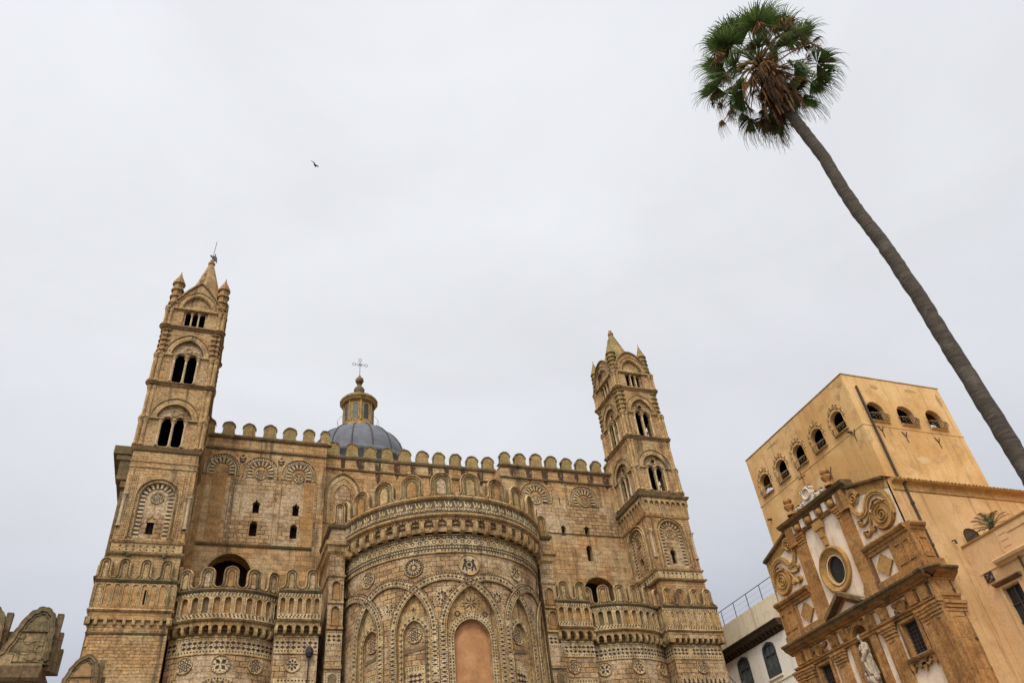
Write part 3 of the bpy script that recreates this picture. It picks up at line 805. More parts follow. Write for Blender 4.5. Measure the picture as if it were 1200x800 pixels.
def side_apse(xc, half, yf, z, R, merl, pitch, nar, kinds):
    fr = Cyl(xc, yf+R, R); U = R*math.asin(half/R)
    def f(mb):
        quad(mb, fr, -U, U, 0, z-2.4, 0)
        mb.face([fr.P(-U, z-.08, .2), *[fr.P(u, z-.08, .2) for u in splits(fr, -U, U)][1:-1], fr.P(U, z-.08, .2), (xc+half, 50.2, z-.08), (xc-half, 50.2, z-.08)])
    A = one('side_apse', 'stone_rough', cath, f)
    parapet(A, fr, -U, U, z, nar, nar+2, merl, 1.28, .36, pitch)
    for u, k, r in kinds: one('roundel', ORN, A, lambda mb: roundel(mb, fr, u, z-4.05, r, k, .012, CARV, LAVA, PALE_))
    def g_(mb):
        for c in (-2.6, 0, 2.6):
            p = [(c+1.35*math.cos(PI*i/20), 13.3+1.75*math.sin(PI*i/20)) for i in range(21)][::-1]
            p = [q for q in [(c-1.35, 3)]+p+[(c+1.35, 3)] if abs(q[0]) < U]
            if len(p) > 3:
                ribbon(mb, fr, p, .2, .2, 0, .08+.005*abs(c), CARV); 
                for u, v, a in along(p, .26):
                    if v > 12: stamp(mb, fr, u, v, .2, 'cross', .10, LAVA, a)
                for o in (-.16, .16):
                    for u, v, a in along(p, .13, o):
                        if v > 12: stamp(mb, fr, u, v, .07, 'sq', .10, LAVA, a)
    one('interlaced_arch', ORN, A, g_)
side_apse(.92, 2.78, 46.1, 20.0, 4.3, [-2.35, -1.18, 0.0, 1.18, 2.35], 1.18, 11, [(-1.85, 1, .46), (.05, 3, .52), (1.95, 1, .42)])
side_apse(26.62, 3.02, 46.15, 20.0, 4.6, [-2.6, -1.55, -.5, .55, 1.6, 2.65], 1.05, 12, [(-2.2, 3, .46), (.1, 0, .46), (2.2, 3, .42)])
tagbox = lambda mb: (solid(mb, 28.36, 28.48, 45.95, 46.1, 21.35, 21.6), )
one('floodlight', 'iron', cath, tagbox)

# ---- buttress blocks beside the main apse
def buttress(x0, x1, y):
    fr = front(y)
    def f(mb):
        quad(mb, fr, x0, x1, 0, 24.5, 0)
        mb.face([(x0, 51, 0), (x0, y, 0), (x0, y, 24.5), (x0, 51, 24.5)]); mb.face([(x1, y, 0), (x1, 51, 0), (x1, 51, 24.5), (x1, y, 24.5)])
        mb.face([(x0, y, 24.5), (x1, y, 24.5), (x1, 51, 24.5), (x0, 51, 24.5)])
    B = one('buttress', 'stone_rough', cath, f)
    def pr(mb, prof, m=CARV): ring_cornice(mb, x0, x1, y, 51, prof, m)
    one('cornice', ORN, B, lambda mb: (pr(mb, [(24.3, 0), (24.4, .14), (24.55, .2), (24.6, .16), (24.62, 0)], DARK), pr(mb, [(22.6, 0), (22.75, .14), (23.1, .2), (23.15, .30), (23.4, .34), (23.42, 0)], CARV), pr(mb, [(21.1, 0), (21.2, .08), (21.3, .1), (21.32, 0)], CARV)))
    c = (x0+x1)/2; w = (x1-x0)
    wave_merlon(B, fr, c, 24.6, w*.36, 1.5, w, w=.1)
    def n_(mb):
        for v in (19.75, 18.2):
            a = arch(c, w*.22, v, v+.85, w*.26, 8); reveal(mb, fr, a, .10, .02, CARV); fill(mb, fr, a, .012, ORNG)
            ribbon(mb, fr, arch_path(c, w*.28, v+.85, w*.34, v, 10), .04, .05, 0, .10, CARV, rnd=True)
            box(mb, fr, x0-.02, x1+.02, v-.22, v-.08, 0, .1, CARV)
    one('niche', ORN, B, n_)
    def b_(mb):
        quad(mb, fr, x0, x1, 17.05, 17.9, .015, PALE_); row(mb, fr, x0+.05, x1-.05, 17.48, .3, .42, 'spool', .021, LAVA)
        row(mb, fr, x0, x1, 17.82, .14, .07, 'sq', .021, LAVA); row(mb, fr, x0, x1, 17.12, .14, .07, 'sq', .021, LAVA)
    one('inlaid_band', ORN, B, b_)
    for s in (-1, 1):
        def b2(mb):
            quad(mb, fr, c+s*w*.4-.07, c+s*w*.4+.07, 14.1, 15.7, .014, PALE_)
            for k in range(10): stamp(mb, fr, c+s*w*.4, 14.3+.14*k, .07, 'sq', .02, LAVA)
        one('inlaid_strip', ORN, B, b2)
    one('string_course', ORN, B, lambda mb: box(mb, fr, x0-.03, x1+.03, 15.75, 15.95, 0, .12, CARV))
    one('niche', ORN, B, lambda mb: fill(mb, fr, arch(c, w*.26, 13.0, 15.3, .2, 6), .012, DARK))
buttress(6.55, 7.48, 46.2); buttress(20.45, 21.4, 45.9)

# ---- main apse
AX, AY, AR = 14.1, 48.3, 6.48
fa = Cyl(AX, AY, AR)
UM = AR*math.radians(98)
ARCS = [(-4.825, 2.61), (-1.425, 3.16), (1.425, 3.16), (4.825, 2.61), (8.1, 2.7), (-8.1, 2.7)]
SPR, RISE, HB = 16.7, 3.0, .225
def ell(c, a, b, u): 
    t = (u-c)/a
    return SPR + b*math.sqrt(max(0, 1-t*t)) if abs(t) <= 1 else SPR
LANC = [(0, 1.51, (-1.425, 3.16), (1.425, 3.16)), (3.4, .945, (4.825, 2.61), (1.425, 3.16)), (-3.4, .945, (-4.825, 2.61), (-1.425, 3.16)),
        (6.25, .955, (8.1, 2.7), (4.825, 2.61)), (-6.25, .955, (-8.1, 2.7), (-4.825, 2.61))]
def lancet(k, inset=0.0):
    c, hw, A, B = LANC[k]
    hi = lambda u: max(SPR-1e-4, min(ell(A[0], A[1]-HB, RISE-HB, u), ell(B[0], B[1]-HB, RISE-HB, u)))
    h = Hole(c-hw, c+hw, 2.0, hi, 20, [c])
    return h
lanc = [lancet(k) for k in range(5)]
def f(mb):
    wall(mb, fa, -UM, UM, 0, 22.4, lanc, 0, 0)
    quad(mb, fa, -UM, UM, 22.4, 24.6, .30, 0)
    top = [fa.P(u, 24.6, .3) for u in splits(fa, -UM, UM)]
    mb.face(top + [(21, 51.4, 24.6), (7.2, 51.4, 24.6)])
APSE = one('main_apse', 'stone_rough', cath, f)
for k, h in enumerate(lanc):
    c, hw = LANC[k][:2]
    def f(mb):
        reveal(mb, fa, h, 0, -.14, CARV)
        if k == 0:
            w_ = arch(c, 1.12, 2.0, 16.1, 1.15, 16)
            w_.hi = arch_fn(c, 1.12, 16.1, 1.15)
            wall(mb, fa, c-hw, c+hw, 2.0, h.hi, [w_], CARV, -.14)
            reveal(mb, fa, w_, -.14, -.42, CARV)
            p = arch_path(c, 1.29, 16.1, 1.33, 12.5, 24)
            ribbon(mb, fa, p, .17, .17, -.14, -.10, PALE_)
            for o in (-.085, .085):
                for u, v, a in along(p, .17, o): stamp(mb, fa, u, v, .085, 'sq', -.094, LAVA, a)
            for q in range(8):
                a = q*PI/4; stamp(mb, fa, c+.24*math.cos(a), 18.15+.24*math.sin(a), .30, 'ldia', -.13, LAVA, a, .8)
            for q in range(18): a = q*PI/9; stamp(mb, fa, c+.5*math.cos(a), 18.15+.5*math.sin(a), .07, 'sq', -.13, LAVA, a)
            for q in (-.85, .85): ring(mb, fa, c+q, 17.55, .1, .18, -.13, LAVA, 10)
        else:
            w_ = arch(c, .62, 2.0, 16.55, .80, 12)
            wall(mb, fa, c-hw, c+hw, 2.0, h.hi, [w_], CARV, -.14)
            reveal(mb, fa, w_, -.14, -.30, CARV); fill(mb, fa, w_, -.30, ROUGH)
            p = arch_path(c, .76, 16.55, .96, 12.5, 20)
            ribbon(mb, fa, p, .12, .12, -.14, -.12, PALE_)
            for u, v, a in along(p, .30): stamp(mb, fa, u, v, .25, 'cross', -.112, LAVA, a)
            ribbon(mb, fa, arch_path(c, .65, 16.55, .84, 12.5, 20), .03, .03, -.14, -.08, CARV, rnd=True)
            poly(mb, fa, [(c-.62, 15.62), (c+.62, 15.78), (c+.62, 15.98), (c-.62, 15.80)], -.30, -.24, DARK)
            quad(mb, fa, c-.58, c+.58, 13.6, 14.95, -.285, PALE_)
            for v in (14.86, 14.72, 13.85, 13.7): row(mb, fa, c-.56, c+.56, v, .16, .09, 'dia', -.278, LAVA)
            for q in (-.44, .44):
                for v in (14.5, 14.35, 14.2, 14.05): stamp(mb, fa, c+q, v, .09, 'dia', -.278, LAVA)
            row(mb, fa, c-.38, c+.38, 14.3, .25, .55, 'spool', -.278, LAVA)
            if abs(c) < 5:
                stamp(mb, fa, c, 18.0, .34, 'cross', -.13, LAVA)
    one('lancet_recess', ORN, APSE, f)
    if k == 0: one('blocked_window', 'render_coat', APSE, lambda mb: fill(mb, fa, arch(c, 1.12, 2.0, 16.1, 1.15, 16), -.42))
    else: one('roundel', ORN, APSE, lambda mb: roundel(mb, fa, c, 16.6, .46, 1, -.29, CARV, LAVA, PALE_))
# interlaced bands
for k, (c, a) in enumerate(ARCS):
    if abs(c) > 8: a_ = a
    p = [(c-a*math.cos(PI*i/40), SPR+RISE*math.sin(PI*i/40)) for i in range(41)]
    p = [(c-a, 8.0)] + p + [(c+a, 8.0)]
    p = [q for q in p if abs(q[0]) < UM-.2]
    w1 = .085 + .006*(k % 2)
    def f(mb):
        ribbon(mb, fa, p, HB, HB, 0, w1, PALE_, ms=DARK)
        for o in (-HB*.93, HB*.93): ribbon(mb, fa, p, o+.022, -o+.022, w1-.02, w1+.035, CARV, rnd=True)
        pp = [q for q in p if q[1] >= 12.8 or True]
        for j, (u, v, an) in enumerate(along(p, .235)):
            if v < 13: continue
            if v > SPR: stamp(mb, fa, u, v, .19, 'cross' if j % 2 else 'dia', w1+.012, LAVA, an, 1.0)
            else:
                stamp(mb, fa, u, v, .27, 'ldia', w1+.012, LAVA, 0)
                stamp(mb, fa, u-.165, v+.117, .11, 'tri', w1+.012, LAVA, PI); stamp(mb, fa, u+.165, v+.117, .11, 'tri', w1+.012, LAVA, 0)
        for o in (-.15, .15):
            for u, v, an in along(p, .118, o):
                if v > SPR: stamp(mb, fa, u, v, .062, 'sq', w1+.012, LAVA, an)
        # outer saw-tooth of dark stones above the crowns
        for u, v, an in along(p, .15, HB+.06):
            if v > SPR+1.2: stamp(mb, fa, u, v, .10, 'sq', .012, LAVA, an)
    one('interlaced_arch', ORN, APSE, f)
for u, k, r in ((0, 4, .68), (-3.3, 2, .60), (3.4, 0, .55), (-6.4, 1, .52), (6.4, 1, .5), (-8.6, 0, .36), (8.9, 0, .36)):
    one('roundel', ORN, APSE, lambda mb: roundel(mb, fa, u, 20.42, r, k, .012, CARV, LAVA, PALE_))
for u, v, r in ((-1.7, 18.55, .42), (1.7, 18.55, .42), (-4.85, 18.3, .36), (4.85, 18.3, .36)):
    def f(mb):
        disc(mb, fa, u, v, r*1.12, .006, PALE_, 20)
        for q in range(8): a = q*PI/4; stamp(mb, fa, u+r*.55*math.cos(a), v+r*.55*math.sin(a), r*.62, 'dia', .012, LAVA, a, .6)
        for q in range(16): a = q*PI/8; stamp(mb, fa, u+r*math.cos(a), v+r*math.sin(a), .07, 'sq', .012, LAVA, a)
    one('inlaid_star', ORN, APSE, f)
# lower carved frieze
def frieze(v0, v1, w, step, kind):
    def f(mb):
        sweep(mb, fa, -UM, UM, [(v0, w-.15), (v0, w), (v1, w), (v1, w-.15)], INLAY)
        h = v1-v0; n = int(2*UM/step)
        for i in range(n):
            u = -UM+(i+.5)*step; vm = (v0+v1)/2
            if kind == 0:      # pairs of ringed leaves
                for s in (-1, 1):
                    ring(mb, fa, u+s*.215, vm+.02*h, .125, .215, w+.03, PALE_, 12)
                    stamp(mb, fa, u+s*.215, vm+.02*h, .16, 'dia', w+.03, PALE_, 0, 1.2)
                stamp(mb, fa, u, vm-.05*h, .20, 'dia', w+.03, PALE_, 0, 2.4); stamp(mb, fa, u+step/2, vm, .17, 'dia', w+.02, PALE_, 0, 2.4)
                row(mb, fa, u-step/2, u+step/2, v0+.09*h, step/5, .085, 'sq', w+.012, PALE_); row(mb, fa, u-step/2, u+step/2, v1-.09*h, step/5, .085, 'sq', w+.012, PALE_)
            else:              # upright hooks and lilies
                ring(mb, fa, u-.12, vm-.24*h, .05, .10, w+.04, PALE_, 10)
                ribbon(mb, fa, [(u-.01, vm-.24*h), (u-.02, vm+.1*h), (u-.06, vm+.40*h)], .024, .024, w, w+.04, PALE_)
                stamp(mb, fa, u+.16, vm+.02*h, .50*h, 'fleur', w+.04, PALE_, 0, 1.45)
    return f
one('carved_frieze', ORN, APSE, frieze(21.42, 22.22, .10, .84, 0))
one('carved_frieze', ORN, APSE, frieze(23.56, 24.40, .48, .56, 1))
def f(mb): 
    inlay_strip(mb, fa, -UM, UM, 21.22, 21.42, .06, 'dia', .2, PALE_, LAVA, False)
    sweep(mb, fa, -UM, UM, [(21.14, 0), (21.16, .09), (21.22, .10), (21.24, 0)], CARV)
    sweep(mb, fa, -UM, UM, [(22.22, 0), (22.25, .13), (22.32, .13), (22.36, 0)], CARV)
one('string_course', ORN, APSE, f)
one('string_course', ORN, APSE, lambda mb: sweep(mb, fa, -UM, UM, [(23.28, .2), (23.30, .50), (23.38, .62), (23.48, .63), (23.56, .50), (23.57, .2)], CARV))
one('cornice', ORN, APSE, lambda mb: sweep(mb, fa, -UM, UM, [(24.40, .2), (24.42, .52), (24.50, .62), (24.58, .66), (24.66, .63), (24.70, .5), (24.71, -.4)], CARV))
NC = 29; PC = 2*UM/NC
one('corbel_table', ORN, APSE, lambda mb: corbel_row(mb, fa, -UM, UM, 22.38, 23.28, NC, .60, CARV, True, False))
for i in range(NC+1):
    u = -UM+i*PC
    if abs(u) < 9.6: one('corbel', ORN, APSE, lambda mb: corbel(mb, fa, u, 22.30, 22.98, .26*random.uniform(.9, 1.1), .62))
fm = Cyl(AX, AY, AR+.46)
for k in range(-5, 6): wave_merlon(APSE, fm, .25+1.86*k, 24.68, .67, 1.60, 1.86, th=.35)

# ---- dome
DX, DY = 13.62, 78.0
def f(mb):
    pr = [(5.85*math.cos(t), 46.75+5.85*math.sin(t)) for t in [PI/2*(.02+.76*i/16) for i in range(17)]]
    lathe(mb, DX, DY, [(6.3, 40), (6.3, 46.2), (6.5, 46.3), (6.5, 46.8), (5.9, 47.0)]+pr[1:]+[(1.8, 52.35)], 64)
def _slate():
    m, nt = _mat('slate'); N, L = _graph(nt)
    out = N('ShaderNodeOutputMaterial'); b = N('ShaderNodeBsdfPrincipled'); L(b.outputs[0], out.inputs['Surface']); b.inputs['Roughness'].default_value = .85; b.inputs['Specular IOR Level'].default_value = .15
    tc = N('ShaderNodeTexCoord'); br = N('ShaderNodeTexBrick'); br.inputs['Scale'].default_value = 1; br.inputs['Brick Width'].default_value = .8; br.inputs['Row Height'].default_value = .42
    br.inputs['Mortar Size'].default_value = .012
    for k, c in (('Color1', (.12, .122, .132, 1)), ('Color2', (.09, .092, .102, 1)), ('Mortar', (.05, .05, .056, 1))): br.inputs[k].default_value = c
    L(tc.outputs['UV'], br.inputs['Vector'])
    n = _noise(N, L, tc.outputs['Object'], .7, 6, .65)
    L(_mix(N, L, _map(N, L, n, .4, .65, 0, .5), br.outputs['Color'], (.17, .17, .178)), b.inputs['Base Color'])
_slate()
DOME = one('dome', 'slate', cath, f, True)
for i in range(16):
    a = 2*PI*i/16+.1
    def f(mb): tube(mb, [(DX+5.9*math.cos(t)*math.cos(a), DY+5.9*math.cos(t)*math.sin(a), 46.75+5.88*math.sin(t)) for t in [PI/2*(.02+.76*j/14) for j in range(15)]], .07, 6)
    one('rib', 'iron', DOME, f)
stone('stone_yellow', (.42, .265, .095), (.33, .20, .07), (.36, .235, .10), bw=2, bh=2, patch=.5, streak=.5, lichen=.6, mort=.9)
LX = DX-.08
def f(mb):
    lathe(mb, LX, DY, [(2.2, 51.5), (2.25, 51.8), (2.25, 52.2), (2.0, 52.35), (1.95, 52.65), (1.78, 52.85), (1.74, 55.9), (1.82, 55.95), (1.85, 56.1)], 8)
LAN = one('lantern', 'stone_yellow', cath, f)
one('lantern_cornice', 'stone_yellow', LAN, lambda mb: lathe(mb, LX, DY, [(1.85, 55.95), (2.05, 56.05), (2.1, 56.2), (2.28, 56.35), (2.30, 56.5), (2.0, 56.6)], 16))
one('lantern_roof', 'stone_dark', LAN, lambda mb: lathe(mb, LX, DY, [(2.28, 56.5), (2.1, 56.75), (1.5, 57.2), (.85, 57.55), (.62, 57.8), (.50, 58.0), (.62, 58.2), (.66, 58.5), (.55, 58.75), (.30, 58.9), (.26, 59.3), (.34, 59.4)], 20), True)
for i in range(8):
    a = 2*PI*(i+.5)/8
    n = Vector((math.cos(a), math.sin(a), 0)); t = Vector((-n.y, n.x, 0)); r = 1.74*math.cos(PI/8)
    ff = Flat((LX+n.x*r, DY+n.y*r, 0), t, n)
    def f(mb): fill(mb, ff, arch(0, .34, 53.4, 55.2, .36, 10), .03, 0); ribbon(mb, ff, arch_path(0, .38, 55.2, .40, 53.4, 12), .06, .06, 0, .08, 1)
    W = one('window', ['dark_glass', 'stone_yellow'], LAN, f)
    one('pilaster', 'stone_yellow', LAN, lambda mb: (box(mb, ff, .56, .74, 53.1, 55.95, 0, .12), ))
one('ball_finial', 'stone_dark', LAN, lambda mb: lathe(mb, LX, DY, [(.0, 59.35)]+[(.52*math.sin(PI*i/12), 59.95-.52*math.cos(PI*i/12)) for i in range(1, 12)]+[(.12, 60.5), (.14, 60.7), (0, 60.75)], 16), True)
def f(mb):
    y = DY
    tube(mb, [(LX, y, 60.6), (LX, y, 63.0)], .035, 6); tube(mb, [(LX-.55, y, 62.45), (LX+.55, y, 62.45)], .035, 6)
    for cx, cz in ((LX-.75, 62.45), (LX+.75, 62.45), (LX, 63.2)): tube(mb, [(cx+.2*math.cos(q), y, cz+.2*math.sin(q)) for q in [2*PI*j/12 for j in range(13)]], .03, 5)
    for s in (-1, 1): tube(mb, [(LX-.3*s, y, 62.15), (LX+.3*s, y, 62.75)], .025, 5)
one('cross', 'iron', LAN, f)
def f(mb):
    for s in range(12):
        a = 2*PI*s/12; tube(mb, [(LX+2.2*math.cos(a), DY+2.2*math.sin(a), 52.5), (LX+2.45*math.cos(a), DY+2.45*math.sin(a), 53.6)], .018, 4)
    tube(mb, [(LX+2.45*math.cos(2*PI*j/24), DY+2.45*math.sin(2*PI*j/24), 53.6) for j in range(25)], .018, 4)
one('railing', 'iron', LAN, f)
def f(mb):
    a = -.25
    for j in range(9):
        t = PI/2*(.06+.70*j/8); q = (DX+5.95*math.cos(t)*math.cos(a), DY+5.95*math.cos(t)*math.sin(a), 46.75+5.95*math.sin(t)); tube(mb, [q, (q[0]+.15, q[1], q[2]+.35)], .05, 5)
one('ladder_hook', 'iron', DOME, f)

# ---- bell towers
def colonnette(parent, x, y, z0, z1, r, mat='stone_pale'):
    def f(mb):
        lathe(mb, 0, 0, [(r*1.7, 0), (r*1.7, r*.8), (r*1.3, r*1.2), (r*1.5, r*1.6), (r, r*2.2), (r*.92, z1-z0-r*4.2), (r*1.2, z1-z0-r*4.0), (r*1.05, z1-z0-r*3.6), (r*1.9, z1-z0-r*.9), (r*2.0, z1-z0)], 8)
        s = r*2.1; solid(mb, -s, s, -s, s, z1-z0-r*.5, z1-z0+.01)
    mb = MB(); f(mb); return mb.build('colonnette', mat, parent, False, Vector((x, y, z0)))
def corner_shaft(parent, x, y, z0, z1, sx, sy, r=.13):
    """bundle of three shafts on a corner"""
    def f(mb):
        for dx, dy in ((0, 0), (sx*-.30, 0), (0, sy*-.30)):
            h = z1-z0
            lathe(mb, dx, dy, [(r*1.4, 0), (r*1.4, .12), (r, .2), (r*.95, h-.3), (r*1.15, h-.27), (r*1.5, h-.05), (r*1.5, h)], 8)
        solid(mb, *sorted((-sx*.12, -sx*.62)), *sorted((-sy*.12, -sy*.62)), 0, z1-z0)
    mb = MB(); f(mb); return mb.build('corner_shaft', 'stone_carved', parent, False, Vector((x, y, z0)))
def ringed_turret(parent, x, y, z0, z1, r, n, name='ringed_turret', cone=0):
    def f(mb):
        p = [(r*.9, 0)]; h = (z1-z0)/n
        for i in range(n):
            p += [(r*.82, i*h+.02), (r*.82, i*h+h*.68), (r*1.12, i*h+h*.74), (r*1.12, i*h+h*.93), (r*.85, i*h+h)]
        if cone: p += [(r*1.05, z1-z0), (r*1.0, z1-z0+.06), (r*.34, z1-z0+cone*.62), (r*.20, z1-z0+cone*.66), (r*.25, z1-z0+cone*.72), (r*.1, z1-z0+cone*.8), (r*.08, z1-z0+cone), (0, z1-z0+cone+.01)]
        else: p += [(0, z1-z0)]
        lathe(mb, 0, 0, p, 12)
    mb = MB(); f(mb); return mb.build(name, MOSS[0], parent, False, Vector((x, y, z0)))

MOSS = ['stone_tower']
def tower(x0, x1, y0, y1, lichen, left, aerial):
    MOSS[0] = 'stone_tower' if left else 'stone_mossy'
    xc, yc, hw = (x0+x1)/2, (y0+y1)/2, (x1-x0)/2
    F = [front(y0, xc), west(x0, yc), east(x1, yc), rear(y1, xc)]
    hws = [hw, (y1-y0)/2, (y1-y0)/2, hw]
    TM = ['stone_tower', 'stone_carved', 'interior', 'stone_pale', 'lava', 'stone_orange', 'stone_rough', 'stone_trim']
    th = .42
    ST = [dict(z0=29.0, z1=33.95, sill=29.18, spr=31.15, r=1.03, rise=1.10, dx=.37, ow=.325, n=2), dict(z0=33.95, z1=38.85, sill=34.15, spr=36.35, r=1.0, rise=1.32, dx=.37, ow=.33, n=2),
          dict(z0=38.85, z1=40.55, sill=39.12, spr=40.30, r=.80, rise=.1, dx=.47, ow=.19, n=3)]
    GH, GE = (2.65, 1.3) if left else (2.25, 2.1)
    def opening(s):
        us = [0] if s['n'] == 1 else ([-s['dx'], s['dx']] if s['n'] == 2 else [-s['dx'], 0, s['dx']])
        return [arch(u, s['ow'], s['sill'], s['spr'], s['ow']*.9, 8) for u in us]
    def big(s):
        hi = arch_fn(0, s['r'], s['spr']+.08, s['rise']) if s['n'] == 2 else (lambda u, k=s['spr']+.22: k)
        lo = lambda u, k=s: k['sill'] if abs(u) <= k['dx']+k['ow']+.10 else k['spr']+.02
        e = s['dx']+s['ow']+.10
        if s['n'] == 3: e = s['r']; lo = lambda u, k=s: k['sill']
        return Hole(-s['r'], s['r'], lo, hi, 20, [-e, -e-1e-3, e, e+1e-3, 0] if s['n'] == 2 else [])
    def f(mb):
        for fr, w in zip(F, hws):
            wall(mb, fr, -w, w, 0, 29.0, [] if fr is F[3] else [arch(0, .93, 23.0, 25.6, .98, 16)], 0, 0)
            for s in ST:
                B = big(s)
                wall(mb, fr, -w, w, s['z0'], s['z1'], [B], 0, 0)
                reveal(mb, fr, B, 0, -.14, 1)
                ops = opening(s)
                U = B.us()
                wall(mb, fr, -s['r'], s['r'], B.lo, B.hi, ops, 6, -.14)
                for o in ops: reveal(mb, fr, o, -.14, -.34, 1)
                wall(mb, fr, -w+.3, w-.3, s['z0'], s['z1'], ops, 2, -.34)
            # gable over the third stage
            gt = lambda u, w=w: 40.55 + GH*max(0, 1-(abs(u)/w)**GE)
            wall(mb, fr, -w, w, 40.55, gt, [arch(0, .93, 40.62, 40.70, 1.18, 14)], 0, 0)
            a = arch(0, .93, 40.62, 40.70, 1.18, 14); reveal(mb, fr, a, 0, -.16, 1); fill(mb, fr, a, -.16, 1)
        for z in (29.0, 33.95, 38.85, 40.6): mb.face([(x0, y0, z), (x1, y0, z), (x1, y1, z), (x0, y1, z)], m=2)
    T = one('bell_tower', TM, cath, f)
    # roof behind the gables and the spire
    one('tower_roof', 'stone_dark', T, lambda mb: lathe(mb, xc, yc, [(hw*1.34, 40.7), (1.5, 42.8), (1.2, 43.0)], 4, 0, PI/4, PI/4+2*PI))
    sx_, dz_ = (.26, .42) if left else (0, -.4)
    one('spire', MOSS[0], T, lambda mb: lathe(mb, xc+sx_*.8, yc, [(1.48, 42.2), (1.42, 42.7), (.20, 46.75+dz_), (.26, 46.78+dz_), (.27, 46.95+dz_), (.16, 47.05+dz_), (.15, 47.3+dz_), (0, 47.4+dz_)], 8))
    if left:
        def g_(mb):
            tube(mb, [(xc+.22, yc, 47.5), (xc+.22, yc, 48.2)], .05, 6)
            q = front(yc, xc+.22)
            q.o.z += .3; q.du = q.du*.8
            poly(mb, q, [(.05, 47.45), (.28, 47.38), (.44, 47.2), (.40, 47.55), (.32, 47.85), (.19, 47.92), (.21, 48.15), (.11, 48.15), (.09, 47.92), (-.04, 47.85), (-.28, 48.0), (-.32, 47.92), (-.10, 47.7)], -.04, .04, 0, 0, True)
        one('weathervane', 'iron', T, g_)
    if aerial: one('lightning_rod', 'iron', T, lambda mb: tube(mb, [(xc+.17, yc, 47.7), (xc+.27, yc, 49.9)], .022, 5))
    def co(name, prof, m=0, mats=None): one(name, mats or ORN, T, lambda mb: ring_cornice(mb, x0, x1, y0, y1, prof, m, .33))
    co('cornice', [(28.70, .0), (28.78, .10), (28.92, .16), (29.02, .20), (29.06, .15), (29.10, .0)], TRIM)
    for z in (33.95, 38.85): co('cornice', [(z-.20, 0), (z-.14, .08), (z-.05, .12), (z, .20), (z+.07, .21), (z+.11, .12), (z+.13, 0)], TRIM)
    co('string_course', [(40.48, 0), (40.50, .17), (40.60, .17), (40.62, 0)], CARV)
    for s, z in ((ST[0], 31.18), (ST[1], 36.36)):      # impost string, broken by the openings
        for fr, w in zip(F, hws):
            e = s['dx']+s['ow']+.10
            for u0, u1 in ((-w-.13, -e), (e, w+.13)): one('string_course', ORN, T, lambda mb: sweep(mb, fr, u0, u1, [(z-.07, 0), (z-.05, .14), (z+.05, .14), (z+.07, 0)], CARV))
    # corner work
    for sx, x in ((-1, x0), (1, x1)):
        for sy, y in ((-1, y0), (1, y1)):
            corner_shaft(T, x-sx*-.02, y-sy*-.02, 29.1, 31.1, sx, sy); corner_shaft(T, x+sx*.02, y+sy*.02, 34.08, 36.28, sx, sy); corner_shaft(T, x+sx*.02, y+sy*.02, 38.98, 40.48, sx, sy, .11)
            ringed_turret(T, x-sx*.30, y-sy*.30, 36.42, 38.6, .42, 5)
            corner_shaft(T, x-sx*.02, y-sy*.02, 31.25, 33.68, sx, sy, .10)
            P_ = ringed_turret(T, x-sx*.32, y-sy*.32, 40.62, 43.25 if left else 42.75, .40, 4 if left else 5, 'pinnacle', 1.15 if left else 1.5)
            for z in (33.95, 38.85, 36.36, 31.18, 40.55):
                r_ = .46 if z in (33.95, 38.85) else .36
                mbc = MB(); lathe(mbc, 0, 0, [(0, -.20), (r_*.72, -.16), (r_*.85, -.06), (r_, .0), (r_, .07), (r_*.7, .12), (0, .13)] if r_ > .4 else [(0, -.07), (r_, -.05), (r_, .05), (0, .07)], 12)
                mbc.build('corner_capital', 'stone_trim' if r_ > .4 else 'stone_carved', T, False, Vector((x-sx*.14, y-sy*.14, z)))
    # arch mouldings, colonnettes, tympana on every face
    for k, (fr, w) in enumerate(zip(F, hws)):
        for s in ST[:2]:
            def g_(mb):
                ribbon(mb, fr, arch_path(0, s['r']+.20, s['spr']+.08, s['rise']+.24, s['spr']+.04), .18, .18, 0, .09, 1, 0)
                ribbon(mb, fr, arch_path(0, s['r']+.40, s['spr']+.08, s['rise']+.46, s['spr']+.04), .05, .05, 0, .16, 7, rnd=True)
                ribbon(mb, fr, arch_path(0, s['r']+.02, s['spr']+.08, s['rise']+.02, s['spr']+.04), .04, .04, 0, .12, 7, rnd=True)
            one('arch_moulding', TM, T, g_)
            def g_(mb):
                zt = s['spr']+.62
                if left: ribbon(mb, fr, circle(0, zt, .22), .05, .05, -.14, -.06, 1, closed=True, rnd=True)
                else: disc(mb, fr, 0, zt+.08, .19, -.13, 2); ribbon(mb, fr, circle(0, zt+.08, .22), .05, .05, -.14, -.06, 1, closed=True, rnd=True)
                for d in (-s['dx'], s['dx']): ribbon(mb, fr, arch_path(d, s['ow']+.04, s['spr'], s['ow']+.04, s['spr']-.02, 10), .04, .04, -.14, -.07, 1, rnd=True)
            one('tympanum', TM, T, g_)
        def g_(mb):
            ribbon(mb, fr, arch_path(0, 1.12, 40.70, 1.40, 40.66), .13, .13, 0, .08, 1); ribbon(mb, fr, arch_path(0, 1.27, 40.70, 1.58, 40.66), .05, .05, 0, .14, 7, rnd=True)
            e = [(u, 40.55 + GH*max(0, 1-(abs(u)/w)**GE)+.04) for u in [-w+w*2*i/24 for i in range(25)]]
            ribbon(mb, fr, e, .05, .06, -.12, .12, 7)
        one('gable_moulding', TM, T, g_)
        if k == 3: continue
        for s in ST:
            us = [-(s['dx']+s['ow']+.06), 0, s['dx']+s['ow']+.06] if s['n'] == 2 else [-s['dx']/2, s['dx']/2]
            for u in us:
                p = fr.P(u, 0, -.10 if u == 0 or s['n'] == 3 else -.02)
                colonnette(T, p.x, p.y, s['sill'], s['spr']+.03, .085 if s['n'] == 2 else .06)
